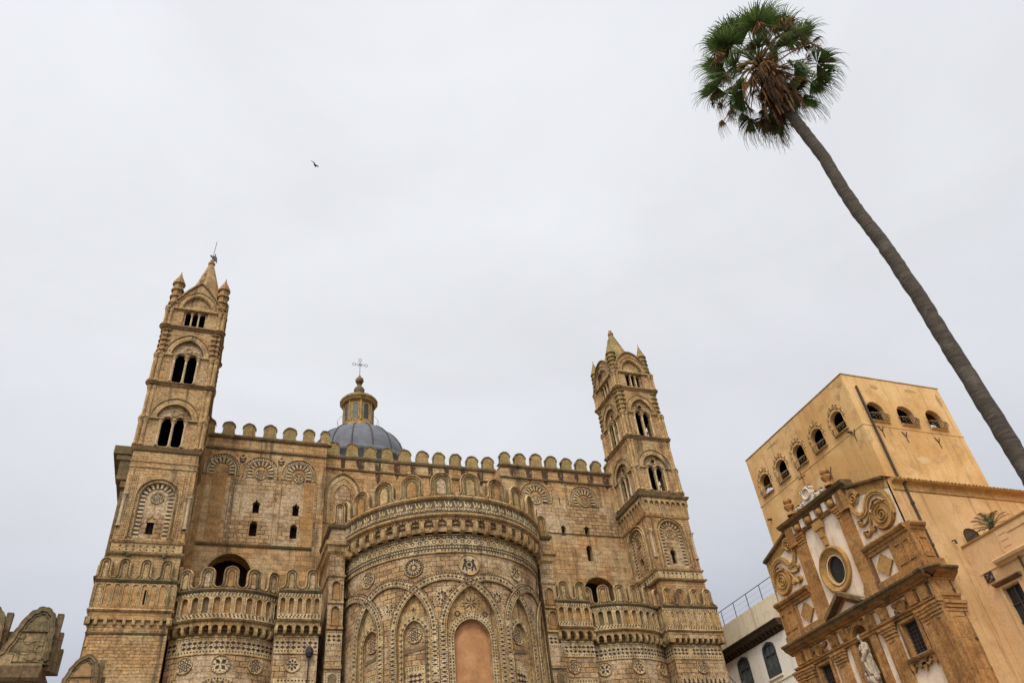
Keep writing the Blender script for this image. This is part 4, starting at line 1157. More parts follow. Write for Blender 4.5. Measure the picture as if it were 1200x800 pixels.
    # panel with the striped blind arch
    for k, (fr, w) in enumerate(zip(F[:3], hws)):
        def g_(mb):
            a = arch(0, .93, 23.0, 25.6, .98, 16); reveal(mb, fr, a, 0, -.12, 1); 
            wdw = lobed(-.10, .20, 23.3, 24.05, .50); wdw.ua += 0
            wall(mb, fr, -.93, .93, 23.0, a.hi, [wdw], 6, -.12)
            reveal(mb, fr, wdw, -.12, -.35, 1)
            fill(mb, fr, Hole(-.5, .3, 23.2, 24.75, 2), -.36, 2)
            fill(mb, fr, Hole(-.38, .18, 24.08, 24.6, 2), -.18, 1) if left else None
            p = arch_path(0, .79, 25.6, .84, 23.03)
            ribbon(mb, fr, p, .15, .15, -.12, -.06, 3, 1, alt=(4, .13))
            for hw_, r_ in ((1.0, .05), (1.22, .05)): ribbon(mb, fr, arch_path(0, hw_, 25.6, hw_*1.05, 23.0), r_, r_, 0, .09, 1, rnd=True)
            p = arch_path(0, 1.11, 25.6, 1.16, 23.05)
            for u, v, an in along(p, .15): stamp(mb, fr, u, v, .07, 'sq', .008, 4, an)
            for s in (-1, 1):
                for u in (1.40, 1.50):
                    for q in range(34): stamp(mb, fr, s*u*(w/1.93), 23.0+q*.12, .055, 'sq', .008, 4)
                ribbon(mb, fr, [(s*1.30, 22.9), (s*1.30, 27.2)], .025, .025, 0, .05, 1, rnd=True)
                ribbon(mb, fr, [(s*(w-.28), 22.9), (s*(w-.28), 27.4)], .025, .025, 0, .05, 1, rnd=True)
        one('blind_arch', TM, T, g_)
        one('roundel', ORN, T, lambda mb: roundel(mb, fr, -.02, 25.62, .38, 1, -.115, CARV, LAVA, PALE_))
        def g_(mb):
            quad(mb, fr, -w, w, 22.12, 22.66, .02, 1 if left else 3); row(mb, fr, -w+.3, w-.3, 22.48, .36, .20, 'cross' if left else 'dia', .027, 4); row(mb, fr, -w+.3, w-.3, 22.26, .36, .12, 'dia', .027, 4)
        one('inlaid_band', TM, T, g_)
    for sx, x in ((-1, x0), (1, x1)):
        colonnette(T, x-sx*.10, y0-.02, 23.65, 25.7, .085, 'marble')
    co('string_course', [(22.64, 0), (22.68, .10), (22.78, .14), (22.82, 0)], CARV); co('string_course', [(21.92, 0), (21.96, .14), (22.08, .2), (22.12, 0)], CARV)
    if left:
        co('string_course', [(27.56, 0), (27.6, .05), (27.68, .06), (27.70, 0)], CARV); co('string_course', [(27.94, 0), (27.98, .05), (28.06, .07), (28.08, 0)], CARV)
        one('drain_spout', 'stone_dark', T, lambda mb: [lathe(mb, x, y0-.08, [(.0, 21.8), (.10, 21.82), (.12, 21.95), (.06, 22.1), (0, 22.11)], 8) for x in (x0+1.0, x0+2.9)])
    else:
        def g_(mb):
            for fr, w in zip(F[:3], hws):
                quad(mb, fr, -w, w, 27.05, 28.45, .06, 0)
                n = 8; W = w+.02; p = 2*W/n
                hs = [arch(-W+(i+.5)*p, p*.34, 27.02, 28.0, p*.36, 8) for i in range(n)]
                wall(mb, fr, -W-.14, W+.14, 27.9, 28.45, hs, 1, .2)
                for i in range(n+1): sweep(mb, fr, -W+i*p-p*.13, -W+i*p+p*.13, [(27.08, .06), (27.12, .10), (27.6, .13), (28.0, .2), (28.05, .06)], 1)
        one('corbel_table', TM, T, g_)
        co('cornice', [(28.40, .1), (28.44, .28), (28.56, .34), (28.66, .36), (28.70, .2)], DARK)
        co('string_course', [(26.86, 0), (26.90, .08), (27.0, .12), (27.04, 0)], CARV)
    return T
stone('stone_tower_base', (.48, .265, .10), (.34, .18, .068), (.44, .27, .115), bw=.95, bh=.42, patch=.5, streak=.35, mort=.6)
TL = tower(-5.78, -1.98, 46.15, 50.1, .3, True, True)
TR = tower(29.72, 33.42, 46.15, 50.0, .4, False, False)
# lower blocks of the towers with their parapets
def tower_base(T, x0, x1, y, y1, z, merl, inlay, band, nar, proj, mh, roundel_k=None):
    xc = (x0+x1)/2
    def f(mb): ring_cornice(mb, x0, x1, y, y1, [(0, 0), (z-2.2, 0), (z-2.2, proj-.03), (z-.05, proj-.03)])
    B = one('tower_base', 'stone_tower_base' if not band else 'stone_rough', cath, f)
    for fr, u0, u1, ml in ((front(y, xc), x0-xc, x1-xc, merl), (west(x0, (y+y1)/2), -(y1-y)/2, (y1-y)/2, [-1.3, 0, 1.3]), (east(x1, (y+y1)/2), -(y1-y)/2, (y1-y)/2, [-1.3, 0, 1.3])):
        parapet(B, fr, u0-proj*.96, u1+proj*.96, z, nar, nar, ml, mh, .32, abs(merl[1]-merl[0]), proj, inlay, False)
    fr = front(y, xc)
    if band:
        def bnd(mb):
            for fr_, u0, u1 in (SIDE,):
                zb = z-2.58
                quad(mb, fr_, u0, u1, zb-.84, zb, .02, PALE_)
                row(mb, fr_, u0, u1, zb-.08, .16, .08, 'sq', .027, LAVA); row(mb, fr_, u0, u1, zb-.42, .29, .44, 'spool', .027, LAVA); row(mb, fr_, u0, u1, zb-.76, .16, .08, 'sq', .027, LAVA)
                sweep(mb, fr_, u0, u1, [(zb-.94, 0), (zb-.92, .05), (zb-.86, .05), (zb-.84, 0)], CARV)
                zb = z-4.55
                quad(mb, fr_, u0+.15, u1-.15, zb-.75, zb, .02, PALE_)
                row(mb, fr_, u0+.2, u1-.2, zb-.33, .32, .40, 'tree', .027, LAVA, 1.1); row(mb, fr_, u0+.2, u1-.2, zb-.64, .32, .12, 'dia', .027, LAVA); row(mb, fr_, u0+.2, u1-.2, zb-.07, .16, .07, 'sq', .027, LAVA)
        for SIDE in ((front(y, xc), x0-xc, x1-xc), (west(x0, (y+y1)/2), -(y1-y)/2, (y1-y)/2)): one('inlaid_band', ORN, B, bnd)
        one('roundel', ORN, B, lambda mb: roundel(mb, fr, 0.05, z-4.0, .42, 1, .01, CARV, LAVA, PALE_))
    else:
        one('string_course', ORN, B, lambda mb: ring_cornice(mb, x0, x1, y, y1, [(z-2.98, 0), (z-2.96, .08), (z-2.86, .12), (z-2.84, 0)], DARK))
        one('string_course', ORN, B, lambda mb: ring_cornice(mb, x0, x1, y, y1, [(z-3.62, 0), (z-3.6, .05), (z-3.54, .06), (z-3.52, 0)], CARV))
        def w_(mb): box(mb, fr, x0-xc+.68, x0-xc+.86, z-5.2, z-5.02, -.1, .004, INT); fill(mb, fr, Hole(.48, .68, z-1.35, z-.55, 2), proj+.01, INT)
        one('putlog_hole', ORN, B, w_)
    return B
tower_base(TL, -5.9, -2.12, 46.2, 50.3, 20.42, [-1.75, -.78, .32, 1.42, 2.2][:4], False, False, 9, .20, 1.2)
tower_base(TR, 29.45, 33.2, 46.0, 50.3, 19.92, [-1.62, -.55, .55, 1.62], True, True, 10, .34, 1.18)
# street lantern arm on the right tower
def f(mb):
    tube(mb, [(29.4, 45.35, 14.7), (33.75, 45.35, 14.62)], .05, 6); tube(mb, [(33.75, 45.35, 14.62), (33.95, 45.35, 14.75)], .10, 6)
    for x in (30.3, 32.6): tube(mb, [(x, 45.9, 14.62), (x, 45.25, 14.72)], .06, 6)
    tube(mb, [(33.1, 45.75, 15.3), (33.35, 45.35, 14.6)], .03, 5)
one('iron_rail', 'iron', cath, f)

# ================================================================ baroque church on the right
plaster('cream', (.76, .61, .45), (.67, .51, .36), (.38, .24, .13), .5, .55)
stone('church_stone', (.40, .19, .060), (.26, .12, .040), (.46, .255, .10), bw=1.1, bh=.6, patch=.5, streak=.7, mort=.85, lichen=.1, fine=.4, bump=.6)
stone('church_ledge', (.25, .135, .055), (.17, .095, .04), (.11, .08, .042), bw=1.1, bh=.5, patch=.7, streak=.5, mort=.8, lichen=.5)
stone('church_ochre', (.46, .26, .088), (.40, .215, .07), (.36, .19, .07), bw=3, bh=3, patch=.5, streak=.3, mort=1, lichen=.2)
plaster('ochre_plaster', (.63, .395, .17), (.51, .285, .10), (.30, .185, .09), .65, .65, scale=.34)
plaster('side_plaster', (.56, .345, .16), (.48, .28, .115), (.24, .13, .055), .5, .75, scale=.5)
plaster('stucco', (.62, .53, .42), (.56, .46, .35), (.38, .29, .2), .4, .2, scale=2)
plaster('pale_wall', (.80, .73, .61), (.76, .68, .56), (.42, .33, .22), .3, .35, scale=.4)
plaster('pale_parapet', (.72, .60, .42), (.70, .59, .41), (.34, .24, .13), .45, .55, scale=.5)
plaster('wing_plaster', (.62, .385, .19), (.56, .34, .155), (.40, .24, .10), .35, .22, scale=.5)
plain('wood_dark', (.055, .032, .016), .8, .4, 6)
plain('bars', (.05, .035, .035), .6, .2, 12)
plain('window_frame', (.055, .058, .052), .6, .2, 8)
plain('window_glass', (.10, .11, .11), .15, .3, 2, spec=.6)
CH = ['church_stone', 'cream', 'church_ledge', 'church_ochre', 'interior', 'dark_glass', 'stucco', 'bars']
BR, CR, LED, OCR, CI, GL, STU, BAR = range(8)
church = thing('church', 'brown and cream baroque church front with oval window, scrolls, broken pediment and statue niche', 'church', (28.0, 28.0, 0))
fc = west(28.0, 28.0)
YS = 23.2
oc = Hole(-.62, .46, lambda u: 14.95-.66*math.sqrt(max(0, 1-((u+.08)/.545)**2)), lambda u: 14.95+.66*math.sqrt(max(0, 1-((u+.08)/.545)**2)), 20)
oc.us = lambda: [-.08-.54*math.cos(PI*i/20) for i in range(21)]
wl, wr = Hole(-3.32, -2.50, 10.13, 11.42, 2), Hole(2.40, 3.25, 10.13, 11.42, 2)
nich = arch(0, .46, 9.55, 11.75, .50, 12)
top = lambda u: 18.05 if abs(u) < 2.45 else 18.0-.30*(abs(u)-2.45)
def f(mb):
    wall(mb, fc, -4.8, 4.8, 0, 12.9, [wl, wr, nich], CR, 0)
    wall(mb, fc, -2.3, 2.3, 12.9, 18.05, [oc], CR, 0)
    for s in (-1, 1):
        a, b = sorted((s*2.3, s*4.7)); wall(mb, fc, a, b, 12.9, top, [], CR, 0)
    # body behind
    ring_cornice(mb, 28.62, 28.9, 23.3, 32.7, [(0, 0), (17.1, 0)], CR)
    mb.face([(28, 32.8, 0), (28, 32.8, 17.3), (28.7, 32.8, 17.3), (28.7, 32.8, 0)], m=CR)
    fill(mb, fc, Hole(-2.3, 2.3, 17.1, 18.0, 2), -.9, CR)
CHF = one('front_wall', CH, church, f)
# upper storey
def pil(part, u0, u1, v0, v1, w, cap=True, panel=False, m=BR):
    def f(mb):
        box(mb, fc, u0, u1, v0, v1, 0, w, m)
        box(mb, fc, u0-.06, u1+.06, v0, v0+.14, 0, w+.06, m); box(mb, fc, u0-.03, u1+.03, v0+.14, v0+.24, 0, w+.03, m)
        if cap:
            for a, b, e in ((.50, .44, .04), (.36, .22, .05), (.22, .10, .09), (.10, 0, .13)): box(mb, fc, u0-e, u1+e, v1-a, v1-b, 0, w+e, m)
        if panel:
            ribbon(mb, fc, [(u0+.14, v0+.4), (u1-.14, v0+.4), (u1-.14, v1-.65), (u0+.14, v1-.65)], .03, .03, w, w+.03, m, closed=True)
    one('pilaster', CH, part, f)
for s in (-1, 1):
    a, b = sorted((s*1.32, s*2.08)); pil(CHF, a, b, 13.3, 17.42, .14)
    one('pedestal', CH, CHF, lambda mb: box(mb, fc, a-.1, b+.1, 12.9, 13.3, 0, .22, BR))
def f(mb):
    sweep(mb, fc, -2.25, 2.25, [(17.42, 0), (17.44, .16), (17.50, .20), (17.52, .12), (18.0, .12), (18.0, 0)], BR)
    for k in range(5): box(mb, fc, -1.98+k*.90, -1.98+k*.90+.26, 17.55, 17.98, .12, .26, STU)
    for k in range(4):
        c = fc.P(-1.40+k*.90, 17.74, .18)
        lathe(mb, c.x, c.y, [(0, c.z-.2)]+[(.2*math.sin(PI*i/8), c.z-.2*math.cos(PI*i/8)) for i in range(1, 8)]+[(0, c.z+.2)], 10, BR)
    for s in (-1, 1): box(mb, fc, *sorted((s*1.75, s*2.3)), 17.0, 17.98, .1, .30, BR)
one('frieze', CH, CHF, f)
def f(mb):
    sweep(mb, fc, -2.62, 2.62, [(17.98, 0), (18.0, .16), (18.05, .22), (18.12, .24), (18.16, .40), (18.24, .44), (18.30, .48), (18.34, .42), (18.42, -.9)], LED)
one('cornice', CH, CHF, f)
for s in (-1, 1):
    def f(mb):
        a, b = sorted((s*2.45, s*4.75)); U = [a+(b-a)*i/6 for i in range(7)]
        for u, v in zip(U, U[1:]):
            mb.face([fc.P(u, top(u)-.52, .03), fc.P(v, top(v)-.52, .03), fc.P(v, top(v), .03), fc.P(u, top(u), .03)], m=OCR)
            mb.face([fc.P(u, top(u)-.06, .22), fc.P(v, top(v)-.06, .22), fc.P(v, top(v)+.04, .24), fc.P(u, top(u)+.04, .24)], m=LED)
            mb.face([fc.P(u, top(u)+.04, .24), fc.P(v, top(v)+.04, .24), fc.P(v, top(v)+.05, -.9), fc.P(u, top(u)+.05, -.9)], m=LED)
            mb.face([fc.P(u, top(u)-.06, .22), fc.P(v, top(v)-.06, .22), fc.P(v, top(v)-.12, 0), fc.P(u, top(u)-.12, 0)], m=LED)
    one('raking_coping', CH, CHF, f)
# oval window
def f(mb):
    # dished surround: a raised rim falling inwards to the glass
    RG = [(1.02, 1.13, 0), (1.02, 1.13, .10), (.98, 1.09, .15), (.90, 1.01, .16), (.86, .97, .10), (.84, .95, .09), (.70, .82, .01), (.66, .78, .05), (.62, .74, .04), (.56, .68, -.06), (.545, .66, -.16)]
    E = [[(-.08+a*math.cos(2*PI*i/56), 14.97+b*math.sin(2*PI*i/56), w) for i in range(56)] for a, b, w in RG]
    for A, B in zip(E, E[1:]):
        for i in range(56): j = (i+1) % 56; mb.face([fc.P(*A[i]), fc.P(*A[j]), fc.P(*B[j]), fc.P(*B[i])], [(A[i][0], A[i][1]), (A[j][0], A[j][1]), (B[j][0], B[j][1]), (B[i][0], B[i][1])], OCR)
OW = one('oval_window', CH, church, f)
one('pane', CH, OW, lambda mb: fill(mb, fc, oc, -.15, GL))
def f(mb):
    poly(mb, fc, [(-.30, 17.40), (-.16, 16.72), (-.08, 16.15), (.10, 16.15), (.10, 16.72), (.24, 17.40)], 0, .20, OCR)
    box(mb, fc, -.34, .30, 17.0, 17.40, .1, .26, OCR); box(mb, fc, -.16, .14, 16.55, 16.7, .1, .24, OCR)
one('keystone', CH, CHF, f)
# scrolls
def spiral(cx, cz, r0, r1, a0, turns, n=26):
    return [(cx+(r0+(r1-r0)*i/n)*math.cos(a0+2*PI*turns*i/n), cz+(r0+(r1-r0)*i/n)*math.sin(a0+2*PI*turns*i/n)) for i in range(n+1)]
def smooth(P, k=6):
    out = []
    for i in range(len(P)-1):
        p0, p1, p2, p3 = P[max(i-1, 0)], P[i], P[i+1], P[min(i+2, len(P)-1)]
        for j in range(k):
            t = j/k
            out.append(tuple(.5*(2*p1[d]+(p2[d]-p0[d])*t+(2*p0[d]-5*p1[d]+4*p2[d]-p3[d])*t*t+(3*p1[d]-p0[d]-3*p2[d]+p3[d])*t**3) for d in (0, 1)))
    return out+[P[-1]]
for s in (1, -1):
    X = lambda P: [(s*a, b) for a, b in P]
    def f(mb):
        ribbon(mb, fc, X(smooth([(2.95, 17.32), (2.8, 17.62), (2.5, 17.62), (2.34, 17.3), (2.36, 16.8), (2.62, 16.42), (2.98, 16.42), (3.2, 16.72), (3.5, 16.98), (3.95, 16.98), (4.35, 16.72), (4.52, 16.2), (4.42, 15.65)], 6)), .12, .12, 0, .13, OCR)
        ribbon(mb, fc, X(smooth([(2.95, 17.32), (2.8, 17.62), (2.5, 17.62), (2.34, 17.3), (2.36, 16.8), (2.62, 16.42), (2.98, 16.42), (3.2, 16.72), (3.5, 16.98), (3.95, 16.98), (4.35, 16.72), (4.52, 16.2), (4.42, 15.65)], 6)), .03, .03, .11, .17, OCR, rnd=True)
        ribbon(mb, fc, X(spiral(2.64, 17.30, .30, .03, 0, 1.9)), .045, .045, .05, .18, OCR, rnd=True)
        disc(mb, fc, s*2.64, 17.3, .30, .08, OCR)
        disc(mb, fc, s*3.85, 15.86, .60, .10, OCR, 26)
        ribbon(mb, fc, X(circle(3.85, 15.86, .60, 26)), .07, .07, 0, .18, BR, closed=True, rnd=True)
        ribbon(mb, fc, X(spiral(3.85, 15.88, .42, .04, 1.4, 2.4, 46)), .04, .04, .08, .18, OCR, rnd=True)
        ribbon(mb, fc, X([(3.4, 16.35), (3.7, 16.62), (4.05, 16.6), (4.3, 16.35)]), .05, .05, .1, .22, BR, rnd=True)
        for c, z, r in ((2.46, 16.12, .15), (2.55, 15.52, .15), (3.08, 15.52, .11)): ribbon(mb, fc, X(spiral(c, z, r, .02, .5, 1.4, 16)), .055, .055, 0, .16, OCR, rnd=True)
        ribbon(mb, fc, X(smooth([(3.22, 16.3), (2.95, 16.05), (2.72, 15.95), (2.46, 15.97)])), .05, .06, 0, .14, OCR, rnd=True)
        ribbon(mb, fc, X(smooth([(3.2, 16.2), (2.98, 15.8), (2.85, 15.5), (2.6, 15.38)])), .07, .07, 0, .14, OCR, rnd=True)
    one('scroll_volute', CH, CHF, f)
    if s > 0:
        one('worn_render', ['stucco'], CHF, lambda mb: poly(mb, fc, [(4.15, 17.35), (4.66, 17.3), (4.68, 15.1), (4.62, 15.1), (4.60, 16.3), (4.45, 16.9)], 0, .012))
    # attic band, diamond panel and end pilaster
    a, b = sorted((s*2.12, s*4.84))
    def f(mb):
        sweep(mb, fc, a, b, [(14.52, 0), (14.54, .12), (14.66, .14), (14.68, .20), (14.78, .22), (14.82, .32), (14.92, .38), (15.0, .36), (15.02, 0)], BR)
        sweep(mb, fc, a, b, [(13.0, 0), (13.0, .20), (13.30, .20), (13.36, .10), (13.38, 0)], BR)
        box(mb, fc, *sorted((s*2.10, s*2.22)), 13.38, 14.52, 0, .12, BR); box(mb, fc, *sorted((s*3.48, s*3.6)), 13.38, 14.52, 0, .12, BR)
    one('attic_band', CH, CHF, f)
    def f(mb):
        poly(mb, fc, [(s*2.85, 13.42), (s*3.36, 13.93), (s*2.85, 14.44), (s*2.34, 13.93)], 0, .10, OCR)
    one('diamond_panel', CH, CHF, f)
    pil(CHF, *sorted((s*3.60, s*4.78)), 13.0, 14.56, .16, False)
    def f(mb):
        for u0, u1 in ((3.78, 4.22), (4.36, 4.68)):
            ribbon(mb, fc, [(s*u0, 13.5), (s*u1, 13.5), (s*u1, 14.35), (s*u0, 14.35)], .03, .03, .16, .20, BR, closed=True)
    one('panel_moulding', CH, CHF, f)
# main cornice with broken bed over the order; pediment
def f(mb):
    P = [(12.40, 0), (12.42, .10), (12.50, .14), (12.52, .20), (12.58, .24), (12.64, .44), (12.74, .48), (12.78, .58), (12.86, .60), (12.90, .54), (12.98, 0)]
    PB_, PL_ = P[:6], P[5:]
    sweep(mb, fc, -4.95, 4.6, PB_, BR); sweep(mb, fc, -4.95, 4.6, PL_, LED)
    fs = front(YS-.05, 0)
    for Q, mm in ((PB_, BR), (PL_, LED)): sweep(mb, fc, 4.6, 5.02, [(v, w+.10) for v, w in Q], mm); sweep(mb, fs, 27.9, 29.1, [(v, w*.9+.02) for v, w in Q], mm)
    lathe(mb, 28, 28-4.98, [(0, 12.6), (.1, 12.6), (.56, 12.80), (.56, 12.88), (0, 12.96)], 12, LED, PI, 1.5*PI)
one('cornice', CH, CHF, f)
def f(mb):
    for s in (-1, 1):
        ribbon(mb, fc, [(s*1.30, 12.96), (0, 13.74)][::s], .10, .06, .1, .62, LED, ms=LED)
    poly(mb, fc, [(-1.15, 12.96), (1.15, 12.96), (0, 13.62)], 0, .22, BR)
    poly(mb, fc, [(-.62, 13.0), (.62, 13.0), (0, 13.36)], .22, .24, CR)
one('pediment', CH, CHF, f)
# lower order
def f(mb):
    sweep(mb, fc, -4.85, 4.85, [(11.58, 0), (11.60, .16), (11.70, .18), (11.72, .24), (11.80, .26), (11.84, 0)], BR)
    for u in (-4.3, -3.6, -1.72, -.85, .85, 1.72, 3.6, 4.3): box(mb, fc, u-.22, u+.22, 11.84, 12.36, 0, .26 if abs(u) > 3 else .18, BR)
    for u in (-1.72, -.9, .9, 1.72):
        sweep(mb, fc, u-.16, u+.16, [(11.86, .18), (11.92, .24), (12.1, .26), (12.32, .36), (12.36, .36), (12.36, .18)], BR)
one('entablature', CH, CHF, f)
for s in (-1, 1):
    pil(CHF, *sorted((s*1.32, s*2.02)), 7.0, 11.6, .16, True, True)
    pil(CHF, *sorted((s*.66, s*.90)), 8.0, 11.6, .12, False)
    pil(CHF, *sorted((s*3.62, s*4.22)), 6.0, 11.6, .18, True, True); pil(CHF, *sorted((s*4.28, s*4.84)), 6.0, 11.6, .26, True, True)
    # cartouche over the window
    def f(mb):
        c = s*2.85
        disc(mb, fc, c, 12.05, .24, .12, BR); ribbon(mb, fc, circle(c, 12.05, .24), .06, .06, 0, .20, BR, closed=True, rnd=True)
        for q in (-1, 1):
            ribbon(mb, fc, spiral(c+q*.42, 12.2, .13, .02, 0, 1.3, 14), .05, .05, 0, .14, BR, rnd=True); ribbon(mb, fc, spiral(c+q*.40, 11.92, .10, .02, 2, 1.3, 14), .05, .05, 0, .14, BR, rnd=True)
    one('cartouche', CH, CHF, f)
for h, u in ((wl, -2.91), (wr, 2.825)):
    def f(mb):
        ribbon(mb, fc, [(h.ua-.10, 10.05), (h.ua-.10, 11.5), (h.ub+.10, 11.5), (h.ub+.10, 10.05)], .10, .10, 0, .10, BR)
        reveal(mb, fc, h, .02, -.22, OCR); fill(mb, fc, h, -.22, GL)
    W = one('window', CH, church, f)
    def f(mb):
        for k in range(5): u_ = h.ua+(k+.5)*(h.ub-h.ua)/5; box(mb, fc, u_-.012, u_+.012, 10.13, 11.42, -.16, -.13, BAR)
        for k in range(8): v_ = 10.2+k*.165; box(mb, fc, h.ua, h.ub, v_-.011, v_+.011, -.17, -.14, BAR)
    one('grille', CH, W, f)
    def f(mb):
        sweep(mb, fc, h.ua-.36, h.ub+.36, [(9.86, 0), (9.88, .16), (9.96, .22), (10.03, .24), (10.05, 0)], BR)
        for k, q in enumerate((h.ua-.2, (h.ua+h.ub)/2, h.ub+.2)): poly(mb, fc, [(q-.22, 9.88), (q+.22, 9.88), (q+.12, 9.66), (q, 9.5 if k != 1 else 9.4), (q-.12, 9.66)], 0, .14, BR)
        ribbon(mb, fc, [(h.ua-.1, 9.8), ((h.ua+h.ub)/2-.25, 9.62), ((h.ua+h.ub)/2, 9.72), ((h.ua+h.ub)/2+.25, 9.62), (h.ub+.1, 9.8)], .05, .05, 0, .14, BR)
    one('sill', CH, W, f)
def f(mb):
    # half-round niche
    U = [-.46*math.cos(PI*i/12) for i in range(13)]; D = [-.46*math.sin(PI*i/12) for i in range(13)]
    for i in range(12): mb.face([fc.P(U[i], 9.55, D[i]), fc.P(U[i+1], 9.55, D[i+1]), fc.P(U[i+1], 11.75, D[i+1]), fc.P(U[i], 11.75, D[i])], m=BR)
    for j in range(6):
        a, b = PI/2*j/6, PI/2*(j+1)/6
        for i in range(12): mb.face([fc.P(U[q]*math.cos(t), 11.75+.5*math.sin(t), D[q]*math.cos(t)) for q, t in ((i, a), (i+1, a), (i+1, b), (i, b))], m=BR)
    mb.face([fc.P(u, 9.55, d) for u, d in zip(U, D)], m=BR)
    ribbon(mb, fc, arch_path(0, .56, 11.75, .60, 9.5, 20), .09, .09, 0, .12, BR)
    ribbon(mb, fc, arch_path(0, .66, 11.75, .70, 11.6, 20), .03, .03, 0, .18, BR, rnd=True)
    sweep(mb, fc, -.66, .66, [(9.2, 0), (9.3, .25), (9.42, .34), (9.52, .36), (9.55, 0)], BR)
    for q in (-1, 1): ribbon(mb, fc, spiral(q*.5, 9.3, .2, .03, 0, 1.3, 16), .06, .06, 0, .2, BR, rnd=True)
one('niche', CH, CHF, f)
# side return of the front and the long side wall
fs = front(YS, 0)
def f(mb):
    quad(mb, fs, 28.0, 46.0, 0, 17.1, 0, 0)
    mb.face([(28, YS, 17.1), (46, YS, 17.1), (46, 32.8, 17.1), (28, 32.8, 17.1)], m=0)
    mb.face([(46, YS, 0), (46, 32.8, 0), (46, 32.8, 17.1), (46, YS, 17.1)]); mb.face([(28.4, 32.8, 0), (28.4, 32.8, 17.1), (46, 32.8, 17.1), (46, 32.8, 0)])
    a = arch(31.55, .52, 13.2, 14.55, .42, 12); reveal(mb, fs, a, .05, .0, 1); fill(mb, fs, a, .006, 2)
    ribbon(mb, fs, arch_path(31.55, .56, 14.55, .46, 13.2), .04, .04, 0, .04, 0)
SW = one('side_wall', ['side_plaster', 'church_ochre', 'wood_dark'], church, f)
def f(mb):
    sweep(mb, fs, 28.1, 46, [(16.62, 0), (16.66, .05), (16.95, .06), (17.0, .12), (17.04, .26), (17.12, .30), (17.16, .28), (17.24, -.2)], 0)
    random.seed(3)
    for k in range(80):
        x = 28.3+k*.22; tube(mb, [(x+random.uniform(-.04, .04), YS-.32, 17.12), (x, YS+.25, 17.22)], .04, 6, random.choice((0, 1)))
one('eave', ['church_ochre', 'church_ledge'], SW, f)
def f(mb):
    sweep(mb, fs, 27.85, 28.75, [(14.50, 0), (14.54, .12), (14.66, .14), (14.68, .18), (14.78, .2), (14.82, .28), (14.92, .34), (15.0, .32), (15.02, 0)], BR)
    box(mb, fs, 27.84, 28.7, 12.9, 14.52, 0, .14, BR); box(mb, fs, 27.75, 28.95, 6, 12.5, 0, .12, BR)
    box(mb, fs, 28.0, 29.0, 12.94, 13.36, 0, .2, BR)
    ribbon(mb, fs, [(28.12, 13.45), (28.56, 13.45), (28.56, 14.3), (28.12, 14.3)], .03, .03, .14, .18, BR, closed=True)
    ribbon(mb, fs, [(28.12, 7), (28.8, 7), (28.8, 10.9), (28.12, 10.9)], .03, .03, .10, .14, BR, closed=True)
    for v, e in ((11.1, .05), (11.25, .09), (11.4, .14)): box(mb, fs, 27.9, 29.0+e, v, v+.14, 0, .10+e, BR)
    sweep(mb, fs, 27.95, 28.95, [(11.58, 0), (11.60, .16), (11.70, .18), (11.72, .24), (11.80, .26), (11.84, .1), (12.36, .1), (12.36, 0)], BR)
one('corner_return', CH, CHF, f)
for x, z0, z1 in ((28.82, 5, 16.9),):
    def f(mb):
        tube(mb, [(x, YS-.09, z0), (x, YS-.09, z1), (x+.02, YS-.22, z1+.15)], .055, 8)
        for z in (8, 10, 12, 14, 16): tube(mb, [(x, YS-.09, z-.05), (x, YS-.09, z+.05)], .085, 8)
    one('downpipe', 'wood_dark', church, f)
def f(mb):
    for x, z in ((30.2, 14.3),): tube(mb, [(x, YS, z), (x, YS-.16, z-.03)], .025, 5); tube(mb, [(x, YS-.16, z-.03), (x, YS-.17, z-.2)], .05, 6)
one('side_lamp', 'iron', church, f)
# urns and crest
for u in (-1.42, 1.72):
    def f(mb):
        lathe(mb, 0, 0, [(.24, 0), (.24, .10), (.14, .16), (.11, .26), (.22, .36), (.27, .50), (.26, .56), (.13, .60), (.12, .66), (.20, .70), (.24, .80), (.18, .92), (.06, .98), (0, 1.0)], 14)
    mb = MB(); f(mb); p = fc.P(u, 18.44, .25); mb.build('urn', 'church_stone', CHF, True, p)
def f(mb):
    poly(mb, fc, [(-.62, 18.42), (.72, 18.42), (.62, 18.72), (.42, 18.8), (.38, 19.1), (.16, 19.32), (-.10, 19.32), (-.3, 19.12), (-.34, 18.82), (-.52, 18.7)], .0, .2, STU, back=True)
    ribbon(mb, fc, circle(.04, 18.92, .27), .06, .06, .1, .30, STU, closed=True, rnd=True)
    for c, z, r in ((-.48, 18.62, .15), (.58, 18.62, .15), (-.25, 19.15, .12), (.33, 19.15, .12), (-.9, 18.58, .14), (1.0, 18.58, .14)): ribbon(mb, fc, spiral(c, z, r, .02, 1, 1.3, 14), .06, .06, .0, .28, STU, rnd=True)
CREST = one('crest', CH, CHF, f)
def f(mb): box(mb, fc, .01, .08, 19.3, 20.25, .06, .13, BR, True); box(mb, fc, -.20, .29, 19.86, 19.93, .06, .13, BR, True)
one('cross', CH, CREST, f)

